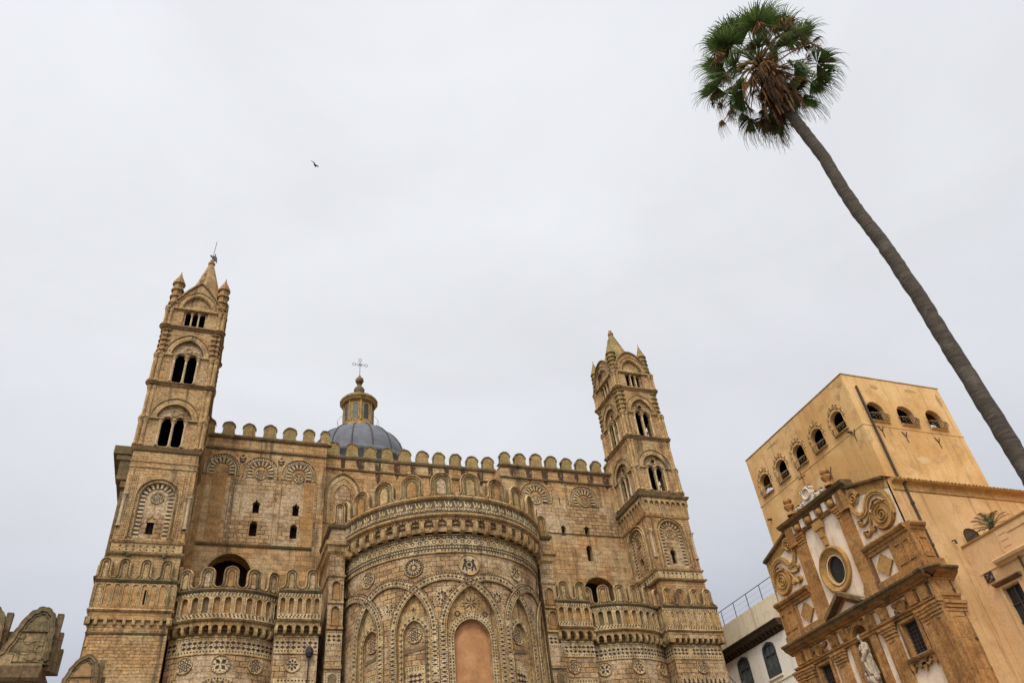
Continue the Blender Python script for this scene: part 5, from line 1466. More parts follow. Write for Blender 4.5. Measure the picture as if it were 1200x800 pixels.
# ---- statue in the niche (rests in it, so its own thing)
def _blob_mesh(name, fn, voxel, mat, smooth=True):
    mb = MB(); fn(mb); tmp = mb.build(name, mat, None)
    md = tmp.modifiers.new('r', 'REMESH'); md.mode = 'VOXEL'; md.voxel_size = voxel
    sm = tmp.modifiers.new('s', 'SMOOTH'); sm.factor = .5; sm.iterations = 1
    dg = bpy.context.evaluated_depsgraph_get(); me = bpy.data.meshes.new_from_object(tmp.evaluated_get(dg))
    old = tmp.data; tmp.modifiers.clear(); tmp.data = me; bpy.data.meshes.remove(old); me.name = name
    for p in me.polygons: p.use_smooth = smooth
    if not me.uv_layers: me.uv_layers.new(name='UVMap')
    return tmp
def ell_ball(mb, c, rx, ry, rz, n=12):
    lathe(mb, c[0], c[1], [(0.001, c[2]-rz)]+[(rx*math.sin(PI*i/n), c[2]-rz*math.cos(PI*i/n)) for i in range(1, n)]+[(0.001, c[2]+rz)], 14, 0, 0, 2*PI, 1, ry/rx)
def statue_fn(mb):
    bx, by = 27.86, 28.0
    # robe: stacked, folded rings, hips swung to one side
    rings = []
    for i in range(20):
        t = i/19; z = 10.05+1.42*t
        r = .27-.12*t+.05*math.sin(t*PI*1.1) if t < .62 else .21-.04*(t-.62)/.38+.05*math.sin((t-.62)/.38*PI)
        if t > .93: r *= 1-(t-.93)*6
        sw = .05*math.sin(t*PI*1.6)
        rings.append([(bx+(r*.72)*(1+.22*math.sin(5*a+t*5)+.10*math.sin(9*a-3*t))*math.cos(a), by+sw+r*(1+.22*math.sin(5*a+t*5)+.09*math.sin(11*a))*math.sin(a), z) for a in [2*PI*k/36 for k in range(36)]])
    for A, B in zip(rings, rings[1:]):
        for k in range(36): j = (k+1) % 36; mb.face([A[k], A[j], B[j], B[k]])
    mb.face(rings[0][::-1]); mb.face(rings[-1])
    tube(mb, [(bx, by+.02, 11.38), (bx-.01, by+.03, 11.60)], .07, 10)                      # neck
    ell_ball(mb, (bx-.03, by+.05, 11.70), .125, .12, .15)                                 # head
    ell_ball(mb, (bx+.03, by+.05, 11.72), .135, .14, .15)                                  # veil
    ell_ball(mb, (bx-.12, by+.05, 11.70), .02, .018, .03, 6)                               # nose
    for s in (-1, 1):
        ell_ball(mb, (bx, by+s*.17, 11.36), .09, .09, .10)
        tube(mb, [(bx, by+s*.22, 11.36), (bx-.10, by+s*.28, 11.10), (bx-.24, by+s*.08, 11.17 if s > 0 else 11.02)], [.085, .075, .045], 10)
        ell_ball(mb, (bx-.26, by+s*.05, 11.18 if s > 0 else 11.03), .05, .045, .06, 8)
    # mantle sweeping across the front
    tube(mb, [(bx-.05, by-.26, 11.25), (bx-.20, by-.12, 10.95), (bx-.24, by+.10, 10.72), (bx-.12, by+.28, 10.5), (bx+.02, by+.34, 10.25)], [.08, .10, .11, .10, .06], 10)
    tube(mb, [(bx-.2, by+.12, 10.75), (bx-.22, by+.02, 10.4), (bx-.18, by-.05, 10.1)], [.06, .08, .07], 10)
    # cloud base with small heads
    for dy, dz, r in ((-.26, 9.92, .16), (.05, 9.88, .20), (.28, 9.95, .15), (-.08, 9.78, .17), (.2, 9.74, .12)): ell_ball(mb, (bx-.10, by+dy, dz), r*.9, r, r)
    for dy, dz in ((.36, 10.18), (.31, 10.0), (-.34, 10.02)): ell_ball(mb, (bx-.14, by+dy, dz), .08, .08, .09)
    tube(mb, [(bx+.02, by, 9.56), (bx-.02, by, 9.86)], .24, 12)
plain('statue_marble', (.36, .275, .185), .85, .5, 7)
st = _blob_mesh('statue', statue_fn, .013, 'statue_marble')
for v in st.data.vertices: v.co.y = 28.0+(v.co.y-28.0)*.86
tag(st, 'pale marble robed figure on a cloud of small heads standing in the church niche', 'statue')

# ================================================================ ochre belvedere block above the church
bel = thing('belvedere_block', 'tall plain ochre block with a row of arched openings, rising behind the church front', 'building', (28.3, 23.4, 17.2))
bx0, bx1, by0, by1, bz = 28.3, 34.75, 23.4, 32.1, 23.3
bw_, bs_ = west(bx0, 0), front(by0, 0)
HW = [arch(-y, .44, 20.70, 21.42, .44, 10) for y in (24.75, 26.37, 27.97, 29.55, 31.1)]
HS = [arch(x, .53, 20.62, 21.22, .52, 10) for x in (29.55, 31.45, 33.33)]
def f(mb):
    wall(mb, bw_, -by1, -by0, 16.5, bz, HW, 0); wall(mb, bs_, bx0, bx1, 16.5, bz, HS, 0)
    HN = [arch(-x, .48, 20.67, 21.22, .46, 10) for x in (29.5, 31.4, 33.3)]; HE = [arch(y, .6, 20.6, 21.40, .55, 10) for y in (25, 27.3, 29.6)]
    wall(mb, rear(by1, 0), -bx1, -bx0, 16.5, bz, HN, 0); wall(mb, east(bx1, 0), by0, by1, 16.5, bz, HE, 0)
    for fr, hs in ((bw_, HW), (bs_, HS)):
        for h in hs: reveal(mb, fr, h, 0, -.24, 0)
    # inner room
    for fr, a, b, hs in ((bw_, -by1, -by0, HW), (bs_, bx0, bx1, HS)): wall(mb, fr, a, b, 20.0, 22.9, hs, 2, -.24)
    mb.face([(bx0, by0, 20.55), (bx1, by0, 20.55), (bx1, by1, 20.55), (bx0, by1, 20.55)], m=2); mb.face([(bx0, by0, 22.6), (bx1, by0, 22.6), (bx1, by1, 22.6), (bx0, by1, 22.6)], m=2)
    mb.face([(bx0, by0, bz), (bx1, by0, bz), (bx1, by1, bz), (bx0, by1, bz)])
BW = one('wall', ['ochre_plaster', 'wood_dark', 'interior'], bel, f)
plaster('repair_plaster', (.60, .40, .19), (.54, .33, .14), (.34, .21, .11), .5, .5, scale=.8)
plaster('damp_plaster', (.44, .26, .11), (.38, .215, .085), (.22, .135, .07), .6, .6, scale=1.0)
def f(mb):
    random.seed(11)
    def blot(fr, u, v, a, b, m):
        n = 18; q = []
        for k in range(n): t = 2*PI*k/n; r = random.uniform(.62, 1.12); q.append((u+a*r*math.cos(t), v+b*r*math.sin(t)))
        for t in tessellate_polygon([[Vector((x, y, 0)) for x, y in q]]): mb.face([fr.P(*q[i], .004) for i in t], [q[i] for i in t], m)
    for u, v, a, b, m in ((-23.75, 22.85, .22, .18, 1), (-24.1, 22.35, .16, .22, 1), (-25.4, 22.55, .25, .16, 1), (-26.3, 22.3, .14, .12, 1), (-29.6, 22.9, .5, .08, 1), (-27.2, 19.2, .5, .35, 0), (-30.6, 19.0, .4, .5, 0)): blot(bw_, u, v, a, b, m)
    for u, v, a, b, m in ((30.2, 22.75, .3, .18, 1), (32.6, 22.85, .5, .10, 1), (34.4, 22.5, .14, .4, 1), (33.9, 18.3, .4, .3, 0), (31.2, 18.6, .5, .22, 0), (29.9, 20.0, .14, .3, 1)): blot(bs_, u, v, a, b, m)
PW = one('plaster_patches', ['repair_plaster', 'damp_plaster'], bel, f); PW['kind'] = 'stuff'
one('roof_edge', ['church_ochre'], bel, lambda mb: ring_cornice(mb, bx0, bx1, by0, by1, [(bz-.02, 0), (bz, .03), (bz+.04, .035), (bz+.05, 0)]))
one('string_course', ['ochre_plaster'], bel, lambda mb: ring_cornice(mb, bx0, bx1, by0, by1, [(20.28, 0), (20.30, .025), (20.35, .025), (20.37, 0)]))
def grille(part, fr, h, side):
    """bulging lattice screen in the lower half of an opening"""
    def f(mb):
        c = (h.ua+h.ub)/2; hw = (h.ub-h.ua)/2+.05; v0, v1 = 20.62, 21.02
        def pt(s, t):      # s across -1..1, t up 0..1
            return fr.P(c+hw*s, v0+(v1-v0)*t, .03+.30*math.sin(PI*min(1, max(0, .12+.80*(1-t))))*math.sqrt(max(0, 1-abs(s)**4)))
        n = 6
        for i in range(-n, n*2):
            for sg in (1, -1):
                pts = []
                for j in range(9):
                    t = j/8; s = (i+.5)/n*2-1+sg*t*.9
                    if -1 <= s <= 1: pts.append(pt(s, t))
                if len(pts) > 1: tube(mb, pts, .011, 4)
        for t in (0, 1): tube(mb, [pt(-1+2*j/12, t) for j in range(13)], .018, 4)
        for s in (-1, 1): tube(mb, [pt(s*.999, j/6) for j in range(7)], .022, 4)
    one('grille', 'lattice', part, f)
for fr, hs, carved in ((bw_, HW, True), (bs_, HS, False)):
    for h in hs:
        c = (h.ua+h.ub)/2
        def f(mb):
            ribbon(mb, fr, arch_path(c, (h.ub-h.ua)/2+.03, h.hi(h.ua), (h.ub-h.ua)/2+.03, h.lo(c), 14), .03, .03, 0, .03, 0)
            pass
            box(mb, fr, h.ua-.05, h.ub+.05, h.lo(c)-.07, h.lo(c), 0, .08, 0)
        W = one('window', ['ochre_plaster', 'interior'], bel, f)
        grille(W, fr, h, 0)
        if carved:
            def f(mb):
                for s in (-1, 1):
                    for a, z, r in ((.30, 21.98, .11), (.52, 21.70, .10), (.58, 21.42, .08), (.14, 22.12, .10)): ribbon(mb, fr, spiral(c+s*a, z, r, .02, s, 1.2, 12), .03, .03, 0, .07, 0, rnd=True)
                ribbon(mb, fr, arch_path(c, .58, 21.45, .60, 21.2, 14), .025, .025, 0, .05, 0, rnd=True)
            one('stucco_crest', ['stucco_brown'], W, f)
def f(mb):
    tube(mb, [(28.92, by0-.07, 17.4), (28.92, by0-.07, 22.6)], .06, 8)
one('downpipe', 'wood_dark', bel, f)
for x, z in ((29.35, 20.0), (30.75, 19.85), (32.8, 19.75)):
    def f(mb):
        for a in (.5, -.5, PI): tube(mb, [(x, by0-.03, z), (x+.32*math.sin(a), by0-.03, z+.32*math.cos(a))], .022, 4)
    one('wall_tie', 'wood_dark', bel, f)
for y, z in ((24.1, 20.1), (26.4, 19.3)):
    def f(mb):
        for a in (.5, -.5, PI): tube(mb, [(bx0-.03, y, z), (bx0-.03, y+.32*math.sin(a), z+.32*math.cos(a))], .022, 4)
    one('wall_tie', 'wood_dark', bel, f)
for y, z in ((24.2, 20.3), (31.6, 19.3)): one('water_spout', 'wood_dark', bel, lambda mb: tube(mb, [(bx0-.25, y, z), (bx0, y, z+.05)], .06, 5))

# ================================================================ town house at the right edge
house = thing('town_house', 'apricot plastered house with a flat parapet and a dark shuttered window at the right edge', 'house', (30.6, 23.1, 0))
hx = 30.6; fh = west(hx, 0)
hwin = Hole(-22.32, -21.45, 9.7, 11.78, 2)
def f(mb):
    wall(mb, fh, -YS+.01, -12, 0, 14.0, [hwin], 0)
    mb.face([(hx, 12, 0), (44, 12, 0), (44, 12, 14), (hx, 12, 14)])
    mb.face([(hx+.3, 12, 13.2), (44, 12, 13.2), (44, YS, 13.2), (hx+.3, YS, 13.2)]); mb.face([(hx+.3, 12, 13.2), (hx+.3, YS, 13.2), (hx+.3, YS, 14), (hx+.3, 12, 14)])
HB_ = one('wall', ['wing_plaster'], house, f)
one('coping', ['church_ochre'], house, lambda mb: sweep(mb, fh, -YS+.01, -12, [(13.96, 0), (13.98, .05), (14.05, .06), (14.06, -.35)], 0))
def f(mb):
    sweep(mb, fh, -21.95, -12, [(12.55, 0), (12.58, .10), (12.66, .14), (12.70, .26), (12.80, .30), (12.86, .28), (12.88, 0)], 0)
    sweep(mb, fh, -22.95, -21.95, [(12.62, 0), (12.63, .03), (12.68, .03), (12.69, 0)], 0)
one('cornice', ['wing_plaster'], house, f)
def f(mb):
    for z in (13.72, 13.45, 13.18): box(mb, fh, -21.35, -20.95, z-.02, z+.02, -.01, .015, 0)
    box(mb, fh, -21.46, -21.42, 12.9, 13.96, -.01, .02, 0)
    sweep(mb, fh, -20.9, -12, [(13.62, 0), (13.64, .03), (13.68, .03), (13.69, 0)], 0)
one('parapet_grooves', ['side_plaster'], house, f)
def f(mb):
    reveal(mb, fh, hwin, 0, -.22, 0); fill(mb, fh, hwin, -.20, 1)
    ribbon(mb, fh, [(-22.36, 9.7), (-22.36, 11.84), (-21.41, 11.84), (-21.41, 9.7)], .06, .06, 0, .05, 0)
HWN = one('window', ['wing_plaster', 'dark_glass'], house, f)
one('hood', ['church_ledge'], HWN, lambda mb: sweep(mb, fh, -22.55, -21.2, [(11.92, 0), (11.95, .10), (12.02, .22), (12.07, .22), (12.10, 0)], 0))
def f(mb):
    box(mb, fh, -21.92, -21.86, 9.7, 11.78, -.2, -.12, 0); 
    for z in (10.4, 11.1): box(mb, fh, -22.32, -21.45, z-.02, z+.02, -.2, -.13, 0)
one('window_bar', ['bars'], HWN, f)
def f(mb):
    for a in (PI/4, -PI/4): tube(mb, [fh.P(-22.6-.2*math.cos(a), 12.42-.2*math.sin(a), .05), fh.P(-22.6+.2*math.cos(a), 12.42+.2*math.sin(a), .05)], .035, 5)
    ribbon(mb, fh, [(-22.78, 12.24), (-22.42, 12.24), (-22.42, 12.60), (-22.78, 12.60)], .025, .025, 0, .05, 0, closed=True)
one('wall_anchor', ['bars'], house, f)
def f(mb): tube(mb, [(hx-.1, 20.9, 8), (hx-.1, 20.9, 12.6)], .05, 6)
one('downpipe', 'wood_dark', house, f)

# ================================================================ pale house left of the church
pale = thing('pale_house', 'white plastered house with dark eaves, arched windows and a roof rail between cathedral and church', 'house', (37.0, 46.0, 0))
PX = 37.0; fp = west(PX, 0)
pw = [arch(-y, .70, 15.3, 16.95, .58, 12) for y in (45.82, 49.05, 52.3)]
for h, y in zip(pw, (45.82, 49.05, 52.3)): h.hi = (lambda u, y=y: 17.08+.46*math.sqrt(max(0, 1-((u+y)/.78)**2)))
def f(mb):
    wall(mb, fp, -56, -36, 0, 18.0, pw, 0)
    mb.face([(PX, 36, 0), (46, 36, 0), (46, 36, 18), (PX, 36, 18)])
PWALL = one('wall', ['pale_wall'], pale, f)
def f(mb):
    wall(mb, fp, -56, -36, 18.0, 20.24, [], 0, .02); 
    mb.face([(PX-.02, 36, 20.24), (46, 36, 20.24), (46, 56, 20.24), (PX-.02, 56, 20.24)]); mb.face([(PX, 36, 18), (46, 36, 18), (46, 36, 20.24), (PX, 36, 20.24)])
one('parapet', ['pale_parapet'], pale, f)
def f(mb):
    sweep(mb, fp, -56, -43.5, [(17.72, 0), (17.74, .06), (18.0, .12), (18.05, .40), (18.32, .48), (18.40, .56), (18.48, .56), (18.52, .02)], 0)
    for k in range(26): sweep(mb, fp, -55.5+k*.46, -55.5+k*.46+.2, [(17.76, .1), (17.80, .22), (17.98, .34), (18.06, .42), (18.06, .1)], 0)
one('eave', ['wood_dark'], pale, f)
one('string_course', ['pale_parapet'], pale, lambda mb: sweep(mb, fp, -56, -36, [(14.88, 0), (14.90, .05), (14.98, .05), (15.0, 0)], 0))
for h in pw:
    c = (h.ua+h.ub)/2
    def f(mb):
        reveal(mb, fp, h, 0, -.16, 0); fill(mb, fp, h, -.14, 1)
        ribbon(mb, fp, [(c-.70, 15.3), (c-.70, 17.08), (c-.45, 17.42), (c, 17.54), (c+.45, 17.42), (c+.70, 17.08), (c+.70, 15.3)], .06, .10, -.12, .0, 0)
        box(mb, fp, c-.05, c+.05, 15.3, 17.45, -.14, -.06, 0); box(mb, fp, c-.7, c+.7, 16.72, 16.80, -.14, -.05, 0); box(mb, fp, c-.7, c+.7, 15.3, 15.85, -.14, -.08, 0)
        for s in (-1, 1): box(mb, fp, c+s*.58-.05, c+s*.58+.05, 15.3, 17.1, -.14, -.06, 0)
    W = one('window', ['window_frame', 'window_glass'], pale, f)
    one('sill', ['pale_parapet'], W, lambda mb: box(mb, fp, c-.82, c+.82, 15.16, 15.29, 0, .10, 0))
def f(mb):
    for z in (21.38, ): tube(mb, [(PX+.1, 56, z), (PX+.1, 43.0, z)], .028, 5)
    for k in range(8): y = 44.94+1.72*k; tube(mb, [(PX+.1, y, 20.2), (PX+.1, y, 21.38)], .03, 5)
    for z in (20.6, 21.0): tube(mb, [(PX+.1, 56, z), (PX+.1, 43.0, z)], .006, 4)
one('roof_rail', ['iron'], pale, f)

# ================================================================ palm
def leaf(name, c, tr=.32):
    m, nt = _mat(name); N, L = _graph(nt)
    out = N('ShaderNodeOutputMaterial'); b = N('ShaderNodeBsdfPrincipled'); t = N('ShaderNodeBsdfTranslucent'); mx = N('ShaderNodeMixShader')
    b.inputs['Roughness'].default_value = .5; b.inputs['Specular IOR Level'].default_value = .35
    tc = N('ShaderNodeTexCoord'); fn = _noise(N, L, tc.outputs['Object'], 3, 5, .65)
    s_ = N('ShaderNodeVectorMath', operation='SCALE'); s_.inputs[0].default_value = c; L(_map(N, L, fn, .3, .7, .6, 1.35), s_.inputs['Scale'])
    L(s_.outputs[0], b.inputs['Base Color']); L(s_.outputs[0], t.inputs['Color']); mx.inputs[0].default_value = tr
    L(b.outputs[0], mx.inputs[1]); L(t.outputs[0], mx.inputs[2]); L(mx.outputs[0], out.inputs['Surface'])
leaf('palm_green', (.070, .115, .026)); leaf('palm_green_light', (.14, .18, .05))
plain('palm_dead', (.155, .092, .048), .9, .45, 3, spec=.1)
plain('palm_rust', (.30, .155, .060), .9, .35, 3, spec=.1)
plain('palm_thatch', (.075, .046, .026), .95, .5, 4, spec=.05)
def _bark():
    m, nt = _mat('palm_bark'); N, L = _graph(nt)
    out = N('ShaderNodeOutputMaterial'); b = N('ShaderNodeBsdfPrincipled'); L(b.outputs[0], out.inputs['Surface']); b.inputs['Roughness'].default_value = .95
    tc = N('ShaderNodeTexCoord'); mp = N('ShaderNodeMapping'); mp.inputs['Scale'].default_value = (1, 1, 6); L(tc.outputs['Object'], mp.inputs['Vector'])
    n = _noise(N, L, mp.outputs[0], 3, 6, .7); n2 = _noise(N, L, tc.outputs['Object'], 2.2, 7, .7)
    col = _mix(N, L, _map(N, L, n, .35, .65, 0, 1), (.026, .019, .013), (.072, .052, .032))
    col = _mix(N, L, _map(N, L, n2, .55, .68, 0, .6), col, (.12, .10, .075))
    L(col, b.inputs['Base Color'])
    bn = N('ShaderNodeBump'); bn.inputs['Strength'].default_value = .8; bn.inputs['Distance'].default_value = .03; L(n, bn.inputs['Height']); L(bn.outputs[0], b.inputs['Normal'])
_bark()
PB = Vector((14.43, 9.0, 0)); CROWN = Vector((13.95, 9.44, 23.4))
palm = thing('palm_tree', 'very tall slender fan palm with a shaggy crown of green and dead brown fronds', 'palm tree', PB)
def f(mb):
    pts, rr = [], []
    key = [(14.53, 8.82, 0, .30), (14.50, 8.86, 3, .215), (14.48, 8.90, 8.4, .178), (14.46, 8.94, 10.1, .175), (14.44, 8.97, 11.4, .174), (14.41, 9.0, 13.0, .170), (14.36, 9.09, 14.7, .168), (14.29, 9.20, 15.9, .164), (14.26, 9.25, 17.0, .162), (14.26, 9.27, 18.2, .160), (14.18, 9.36, 19.4, .158), (14.12, 9.42, 20.3, .162), (13.97, 9.45, 23.3, .18)]
    for a, b in zip(key, key[1:]):
        n = max(2, int((b[2]-a[2])/.12))
        for i in range(n):
            t = i/n; pts.append(tuple(a[d]+(b[d]-a[d])*t+(random.uniform(-.008, .008) if d < 2 else 0) for d in range(3))); rr.append((a[3]+(b[3]-a[3])*t)*(1.012 if i % 2 else .992)*random.uniform(.96, 1.035))
    tube(mb, pts, rr, 14)
one('trunk', 'palm_bark', palm, f, True)
def fan(mb, rot, L, R, n=34, spread=2.1, bend=.8, web=.5, ragged=.05, mats=(0, 1, 1), sag=.16):
    """fan leaf: petiole, pleated blade of joined segments; the free tips bend over and hang"""
    DOWN = Vector((0, 0, -1))
    def W(p): return rot @ Vector(p)
    tube(mb, [W((L*t, 0, 0))+DOWN*(sag*L*t*t) for t in (0, .25, .5, .75, 1)], .028, 5, mats[2], .014)
    hub = W((L, 0, 0))+DOWN*(sag*L)
    for i in range(n):
        a = -spread+2*spread*(i+.5)/n
        if random.random() < ragged: continue
        r = R*(1-.18*abs(a)/spread)*random.uniform(.84, 1.06); hw = spread/n*1.03
        d = W((math.cos(a), math.sin(a), .10*math.cos(a)-.10)).normalized(); s = W((-math.sin(a), math.cos(a), 0)); up = W((0, 0, 1))
        b = bend*random.uniform(.7, 1.25); wb = web*random.uniform(.92, 1.05); twist = random.uniform(-.25, .25)
        T = [.03, wb*.55, wb] + [wb+(1-wb)*k/6 for k in range(1, 7)]
        p = hub.copy(); t0 = 0; ring_ = []
        for t in T:
            k = max(0, (t-wb)/(1-wb)); dd = (d*(1-min(.97, b*k*1.2))+DOWN*min(1.6, b*k*1.5)+s*(twist*k)).normalized()
            if t <= wb: dd = (d+DOWN*(.10*b*t)).normalized()
            p = p+dd*(r*(t-t0)); t0 = t
            w = r*t*hw if t <= wb else r*wb*hw*(.62-.55*k)
            ring_.append((p-s*w, p+up*(.022 if t <= wb else .008), p+s*w))
        mm = mats[0] if random.random() < .78 else mats[1]
        for A, B in zip(ring_, ring_[1:]):
            mb.face([A[0], A[1], B[1], B[0]], m=mm); mb.face([A[1], A[2], B[2], B[1]], m=mm)
FRM = ['palm_green', 'palm_green_light', 'palm_rust', 'palm_dead', 'palm_thatch']
random.seed(21)
def frond(name, az, pitch, roll, dz, off, **kw):
    rot = (Matrix.Rotation(az, 4, 'Z') @ Matrix.Rotation(-pitch, 4, 'Y') @ Matrix.Rotation(roll, 4, 'X')).to_3x3()
    mb = MB(); fan(mb, rot, **kw)
    return mb.build(name, FRM, palm, False, CROWN+Vector((off*math.cos(az), off*math.sin(az), dz)))
ga = 2.39996; U_ = random.uniform
for i in range(24):        # living leaves: upright in the heart, spreading lower down
    t = i/23
    if i in (13, 19): continue
    frond('frond', i*ga+U_(-.3, .3), math.radians(76-80*t+U_(-9, 9)), U_(-.6, .6), -.35*t, .10, L=U_(.95, 1.5), R=U_(1.0, 1.3), n=44, spread=U_(1.8, 2.4), bend=U_(.45, .95), web=U_(.46, .56), ragged=.03)
for i in range(16):        # older leaves hanging at the sides
    frond('frond', i*ga+1+U_(-.3, .3), math.radians(U_(-48, -6)), U_(-.8, .8), U_(-.8, -.4), .14, L=U_(.9, 1.4), R=U_(1.0, 1.25), n=40, spread=U_(1.3, 2.0), bend=U_(.7, 1.2), web=.42, ragged=.12, mats=(0, 3 if i % 2 else 1, 2), sag=.3)
for i in range(22):        # withered bunches among them
    frond('dead_frond', i*ga+2+U_(-.4, .4), math.radians(U_(-55, 10)), U_(-1, 1), U_(-.9, -.2), .14, L=U_(.8, 1.6), R=U_(.6, .95), n=40, spread=U_(1.2, 2.2), bend=U_(1.3, 2.), web=.20, ragged=.25, mats=(3, 4, 2) if i % 3 else (2, 3, 2), sag=.35)
for i in range(46):        # skirt of dead leaves folded down along the trunk
    k = i/45
    frond('dead_frond', i*ga+.4+U_(-.5, .5), math.radians(U_(-84, -52)), U_(-1.2, 1.2), -.30-1.35*k, .15, L=U_(.35, .95), R=U_(.6, 1.1), n=28, spread=U_(.5, 1.3), bend=U_(1., 1.7), web=.25, ragged=.25, mats=random.choice(((4, 3, 3), (4, 4, 2), (3, 4, 2), (3, 2, 4))))
# matted leaf bases and old flower stalks under the crown
def f(mb):
    for i in range(300):
        a = random.uniform(0, 2*PI); z = random.uniform(-2.5, -.2); r0 = .17; L = random.uniform(.35, .95); o = random.uniform(.05, .24)*(1+.5*(z+2.5)/2.3)
        p = CROWN+Vector((r0*math.cos(a), r0*math.sin(a), z)); q = p+Vector((o*math.cos(a), o*math.sin(a), -L))
        s = Vector((-math.sin(a), math.cos(a), 0))*random.uniform(.015, .045); mid = (p+q)/2+Vector((o*.5*math.cos(a), o*.5*math.sin(a), .06))
        m = random.choice((0, 0, 1, 1, 2))
        mb.face([p-s, p+s, mid+s, mid-s], m=m); mb.face([mid-s, mid+s, q+s*.3, q-s*.3], m=m)
one('leaf_base_thatch', ['palm_thatch', 'palm_dead', 'palm_rust'], palm, f)
for i in range(7):
    az = i*ga+2.2; 
    def f(mb):
        pts = [CROWN+Vector((.1*math.cos(az), .1*math.sin(az), -.1))+Vector((math.cos(az)*r, math.sin(az)*r, h)) for r, h in ((0, 0), (.6, .25), (1.1, .15), (1.5, -.25), (1.7, -.75))]
        tube(mb, pts, .02, 5, 0, .008)
        for j in range(110):
            t = random.uniform(.35, 1); k = min(3, int(t*4)); p = pts[k].lerp(pts[k+1], t*4-k) if k < 4 else pts[-1]
            q = p+Vector((random.gauss(0, .13), random.gauss(0, .13), -random.uniform(.1, .45))); s = Vector((random.gauss(0, 1), random.gauss(0, 1), 0)).normalized()*.012
            mb.face([p-s, p+s, q+s, q-s], m=random.choice((1, 1, 0, 2)))
    one('flower_stalk', ['palm_rust', 'palm_dead', 'palm_thatch'], palm, f)

# ================================================================ cycad on the terrace
cyc = thing('cycad', 'small dark green cycad with arching feather leaves behind the parapet of the town house', 'plant', (31.3, 21.9, 13.2))
plain('cycad_green', (.030, .048, .016), .5, .4, 5, spec=.4)
one('stem', 'palm_bark', cyc, lambda mb: lathe(mb, 31.3, 21.9, [(.22, 13.2), (.24, 13.6), (.18, 14.35), (0, 14.45)], 10))
for i in range(26):
    az = i*ga; el = math.radians(75-70*(i/26)+random.uniform(-6, 6)); Lf = random.uniform(1.05, 1.35)
    def f(mb):
        pts = [Vector((31.3, 21.9, 14.36))+Vector((math.cos(az)*math.cos(el)*Lf*t, math.sin(az)*math.cos(el)*Lf*t, math.sin(el)*Lf*t-.42*Lf*t*t)) for t in [j/14 for j in range(15)]]
        tube(mb, pts, .012, 4, 0, .004)
        for j in range(2, 15):
            d = (pts[j]-pts[j-1]).normalized(); s = d.cross(Vector((0, 0, 1))).normalized()
            for sg in (-1, 1):
                w = .20*math.sin(PI*(j/15)*.85+.25); q = pts[j]+s*sg*w+d*w*.7+Vector((0, 0, -.02)); 
                mb.face([pts[j]-d*.018, pts[j]+d*.018, q], m=0)
    one('frond', 'cycad_green', cyc, f)

# ================================================================ bird
def _bird(mb):
    # body along x
    body = [(0.0, -.24), (.045, -.15), (.07, 0), (.055, .10), (.042, .15), (.04, .20), (.015, .24), (0, .29)]
    K = 10; R = [[Vector((t, r*math.cos(2*PI*i/K), r*.9*math.sin(2*PI*i/K))) for i in range(K)] for r, t in body]
    for A, B in zip(R, R[1:]):
        for i in range(K): j = (i+1) % K; mb.face([A[i], A[j], B[j], B[i]])
    mb.face([(-.18, .03, 0), (-.18, -.03, 0), (-.38, -.08, .01), (-.38, .08, .01)])
    for s in (-1, 1):
        a, b, c = [(.12, s*.03, .03), (-.08, s*.03, .03)], [(.16, s*.26, .13), (-.03, s*.26, .12)], [(-.02, s*.60, .05), (-.10, s*.56, .05)]
        for p, q in ((a, b), (b, c)):
            mb.face([p[0], p[1], q[1], q[0]]); mb.face([Vector(p[0])+Vector((0, 0, .02)), Vector(q[0])+Vector((0, 0, .012)), Vector(q[1])+Vector((0, 0, .012)), Vector(p[1])+Vector((0, 0, .02))])
mb = MB(); _bird(mb); bd = mb.build('bird', 'iron', None)
bd.location = (2.34, 32.34, 42.35)
bd.scale = (.8, .8, .8)
bd.rotation_euler = (math.radians(55), math.radians(-8), math.radians(60))
tag(bd, 'small dark bird gliding alone in the pale sky', 'bird')

# ================================================================ old battlemented garden wall, lower left
stone('stone_weathered', (.36, .245, .125), (.23, .155, .08), (.16, .125, .062), bw=.5, bh=.22, patch=.8, streak=.6, lichen=.5, mort=.5, fine=.5)
plain('old_brick', (.30, .175, .075), .95, .3, 7)
gw = thing('battlemented_wall', 'weathered mossy stone wall with rounded stepped battlements in the near left corner', 'wall', (-4.0, 20.0, 0))
GM = ['stone_weathered', 'old_brick', 'stone_dark']
fg = front(20.0, 0)
def f(mb):
    solid(mb, -9.5, -3.42, 20.0, 23.4, 0, 7.45, 0)
    solid(mb, -3.3, -2.2, 24.3, 30, 0, 8.15, 0)
one('wall_body', GM, gw, f)
one('cornice', GM, gw, lambda mb: ring_cornice(mb, -9.5, -3.42, 20.0, 23.4, [(7.35, 0), (7.45, .02), (7.55, .12), (7.78, .16), (7.84, .12), (7.86, 0)], 2))
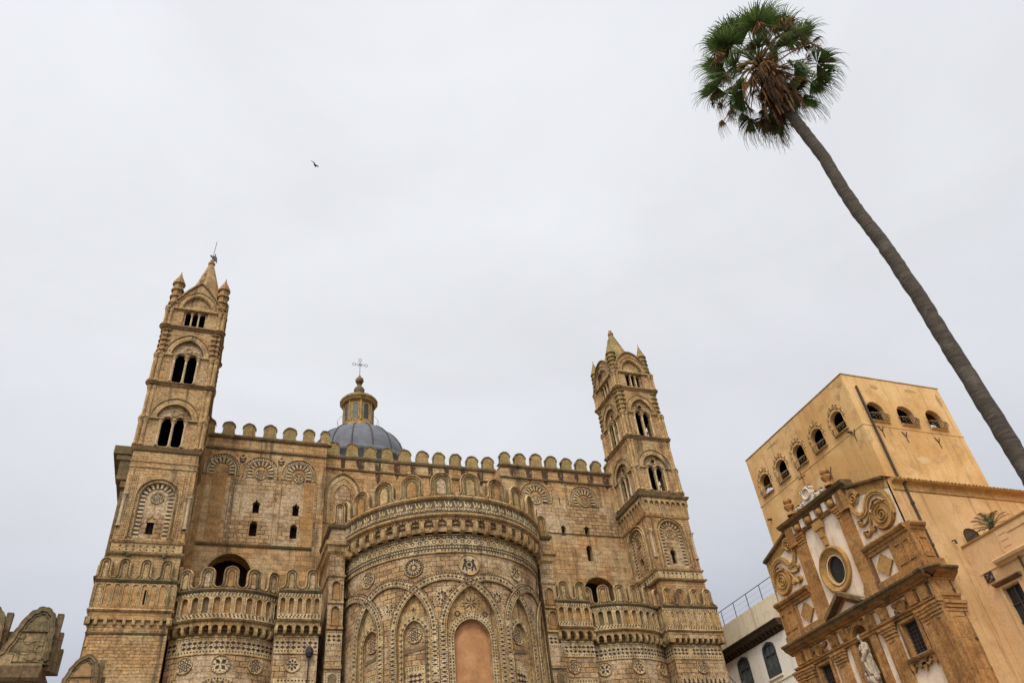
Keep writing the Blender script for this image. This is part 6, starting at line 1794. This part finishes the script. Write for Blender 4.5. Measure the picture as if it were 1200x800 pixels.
def gmerlon(x, y, z, w, h, k):
    fr = front(y, 0)
    def f(mb):
        o = [(x-w*.95, z), (x-w*.80, z+.10*h), (x-w*.62, z+.22*h), (x-w*.50, z+.42*h), (x-w*.36, z+.72*h), (x-w*.20, z+.90*h), (x+w*.02, z+h), (x+w*.22, z+.97*h), (x+w*.36, z+.84*h), (x+w*.42, z+.55*h), (x+w*.44, z+.1*h), (x+w*.46, z)]
        o = [o[0]]+[(a+random.uniform(-.014, .014), b+random.uniform(-.014, .014)) for a, b in resample(o, .07)[1:-1]]+[o[-1]]
        poly(mb, fr, o[::-1], -.55, 0, 0, 2, True)
        ribbon(mb, fr, o[1:-1], .0, .10, -.02, .07, 2, 2)
        ribbon(mb, fr, [(a, b) for a, b in o[2:-2]], -.11, .15, -.02, .035, 0, 2)
        random.seed(int(abs(x*100)))
        for k_ in range(14): c = (x+w*random.uniform(-.3, .25), z+h*random.uniform(.05, .5)); poly(mb, fr, [(c[0]+random.uniform(.03, .12)*math.cos(t), c[1]+random.uniform(.02, .07)*math.sin(t)) for t in [2*PI*j/7 for j in range(7)]], 0, random.uniform(.014, .035), 0)
        p = [(x-w*.28, z+.52*h), (x-w*.18, z+.76*h), (x+.02*w, z+.86*h), (x+.2*w, z+.74*h), (x+.24*w, z+.5*h), (x+.24*w, z+.04*h), (x-.42*w, z+.04*h)]
        poly(mb, fr, p, 0, .012, 1 if k else 0)
        box(mb, fr, x-w*.36, x+w*.28, z+.55*h, z+.58*h, 0, .05, 2)
        # stepped ribs down the flank
        for i, (dx, dz) in enumerate(((.50, .92), (.58, .62), (.64, .36))):
            solid(mb, x+w*.36, x+w*dx, y+.10+.14*i, y+.24+.14*i, z-.1, z+dz*h, 2)
    one('merlon', GM, gw, f)
gmerlon(-3.60, 20.0, 7.86, .92, 1.26, 0)
gmerlon(-4.62, 20.0, 7.86, .92, 1.26, 0)
gmerlon(-5.7, 20.0, 7.86, .92, 1.26, 0)
gmerlon(-2.98, 24.3, 8.10, .95, 1.35, 1)
def f(mb):
    sweep(mb, fg, -9, -3.9, [(7.86, 0), (7.86, .05), (8.1, .03), (8.12, -.3)], 0)
one('parapet_course', GM, gw, f)
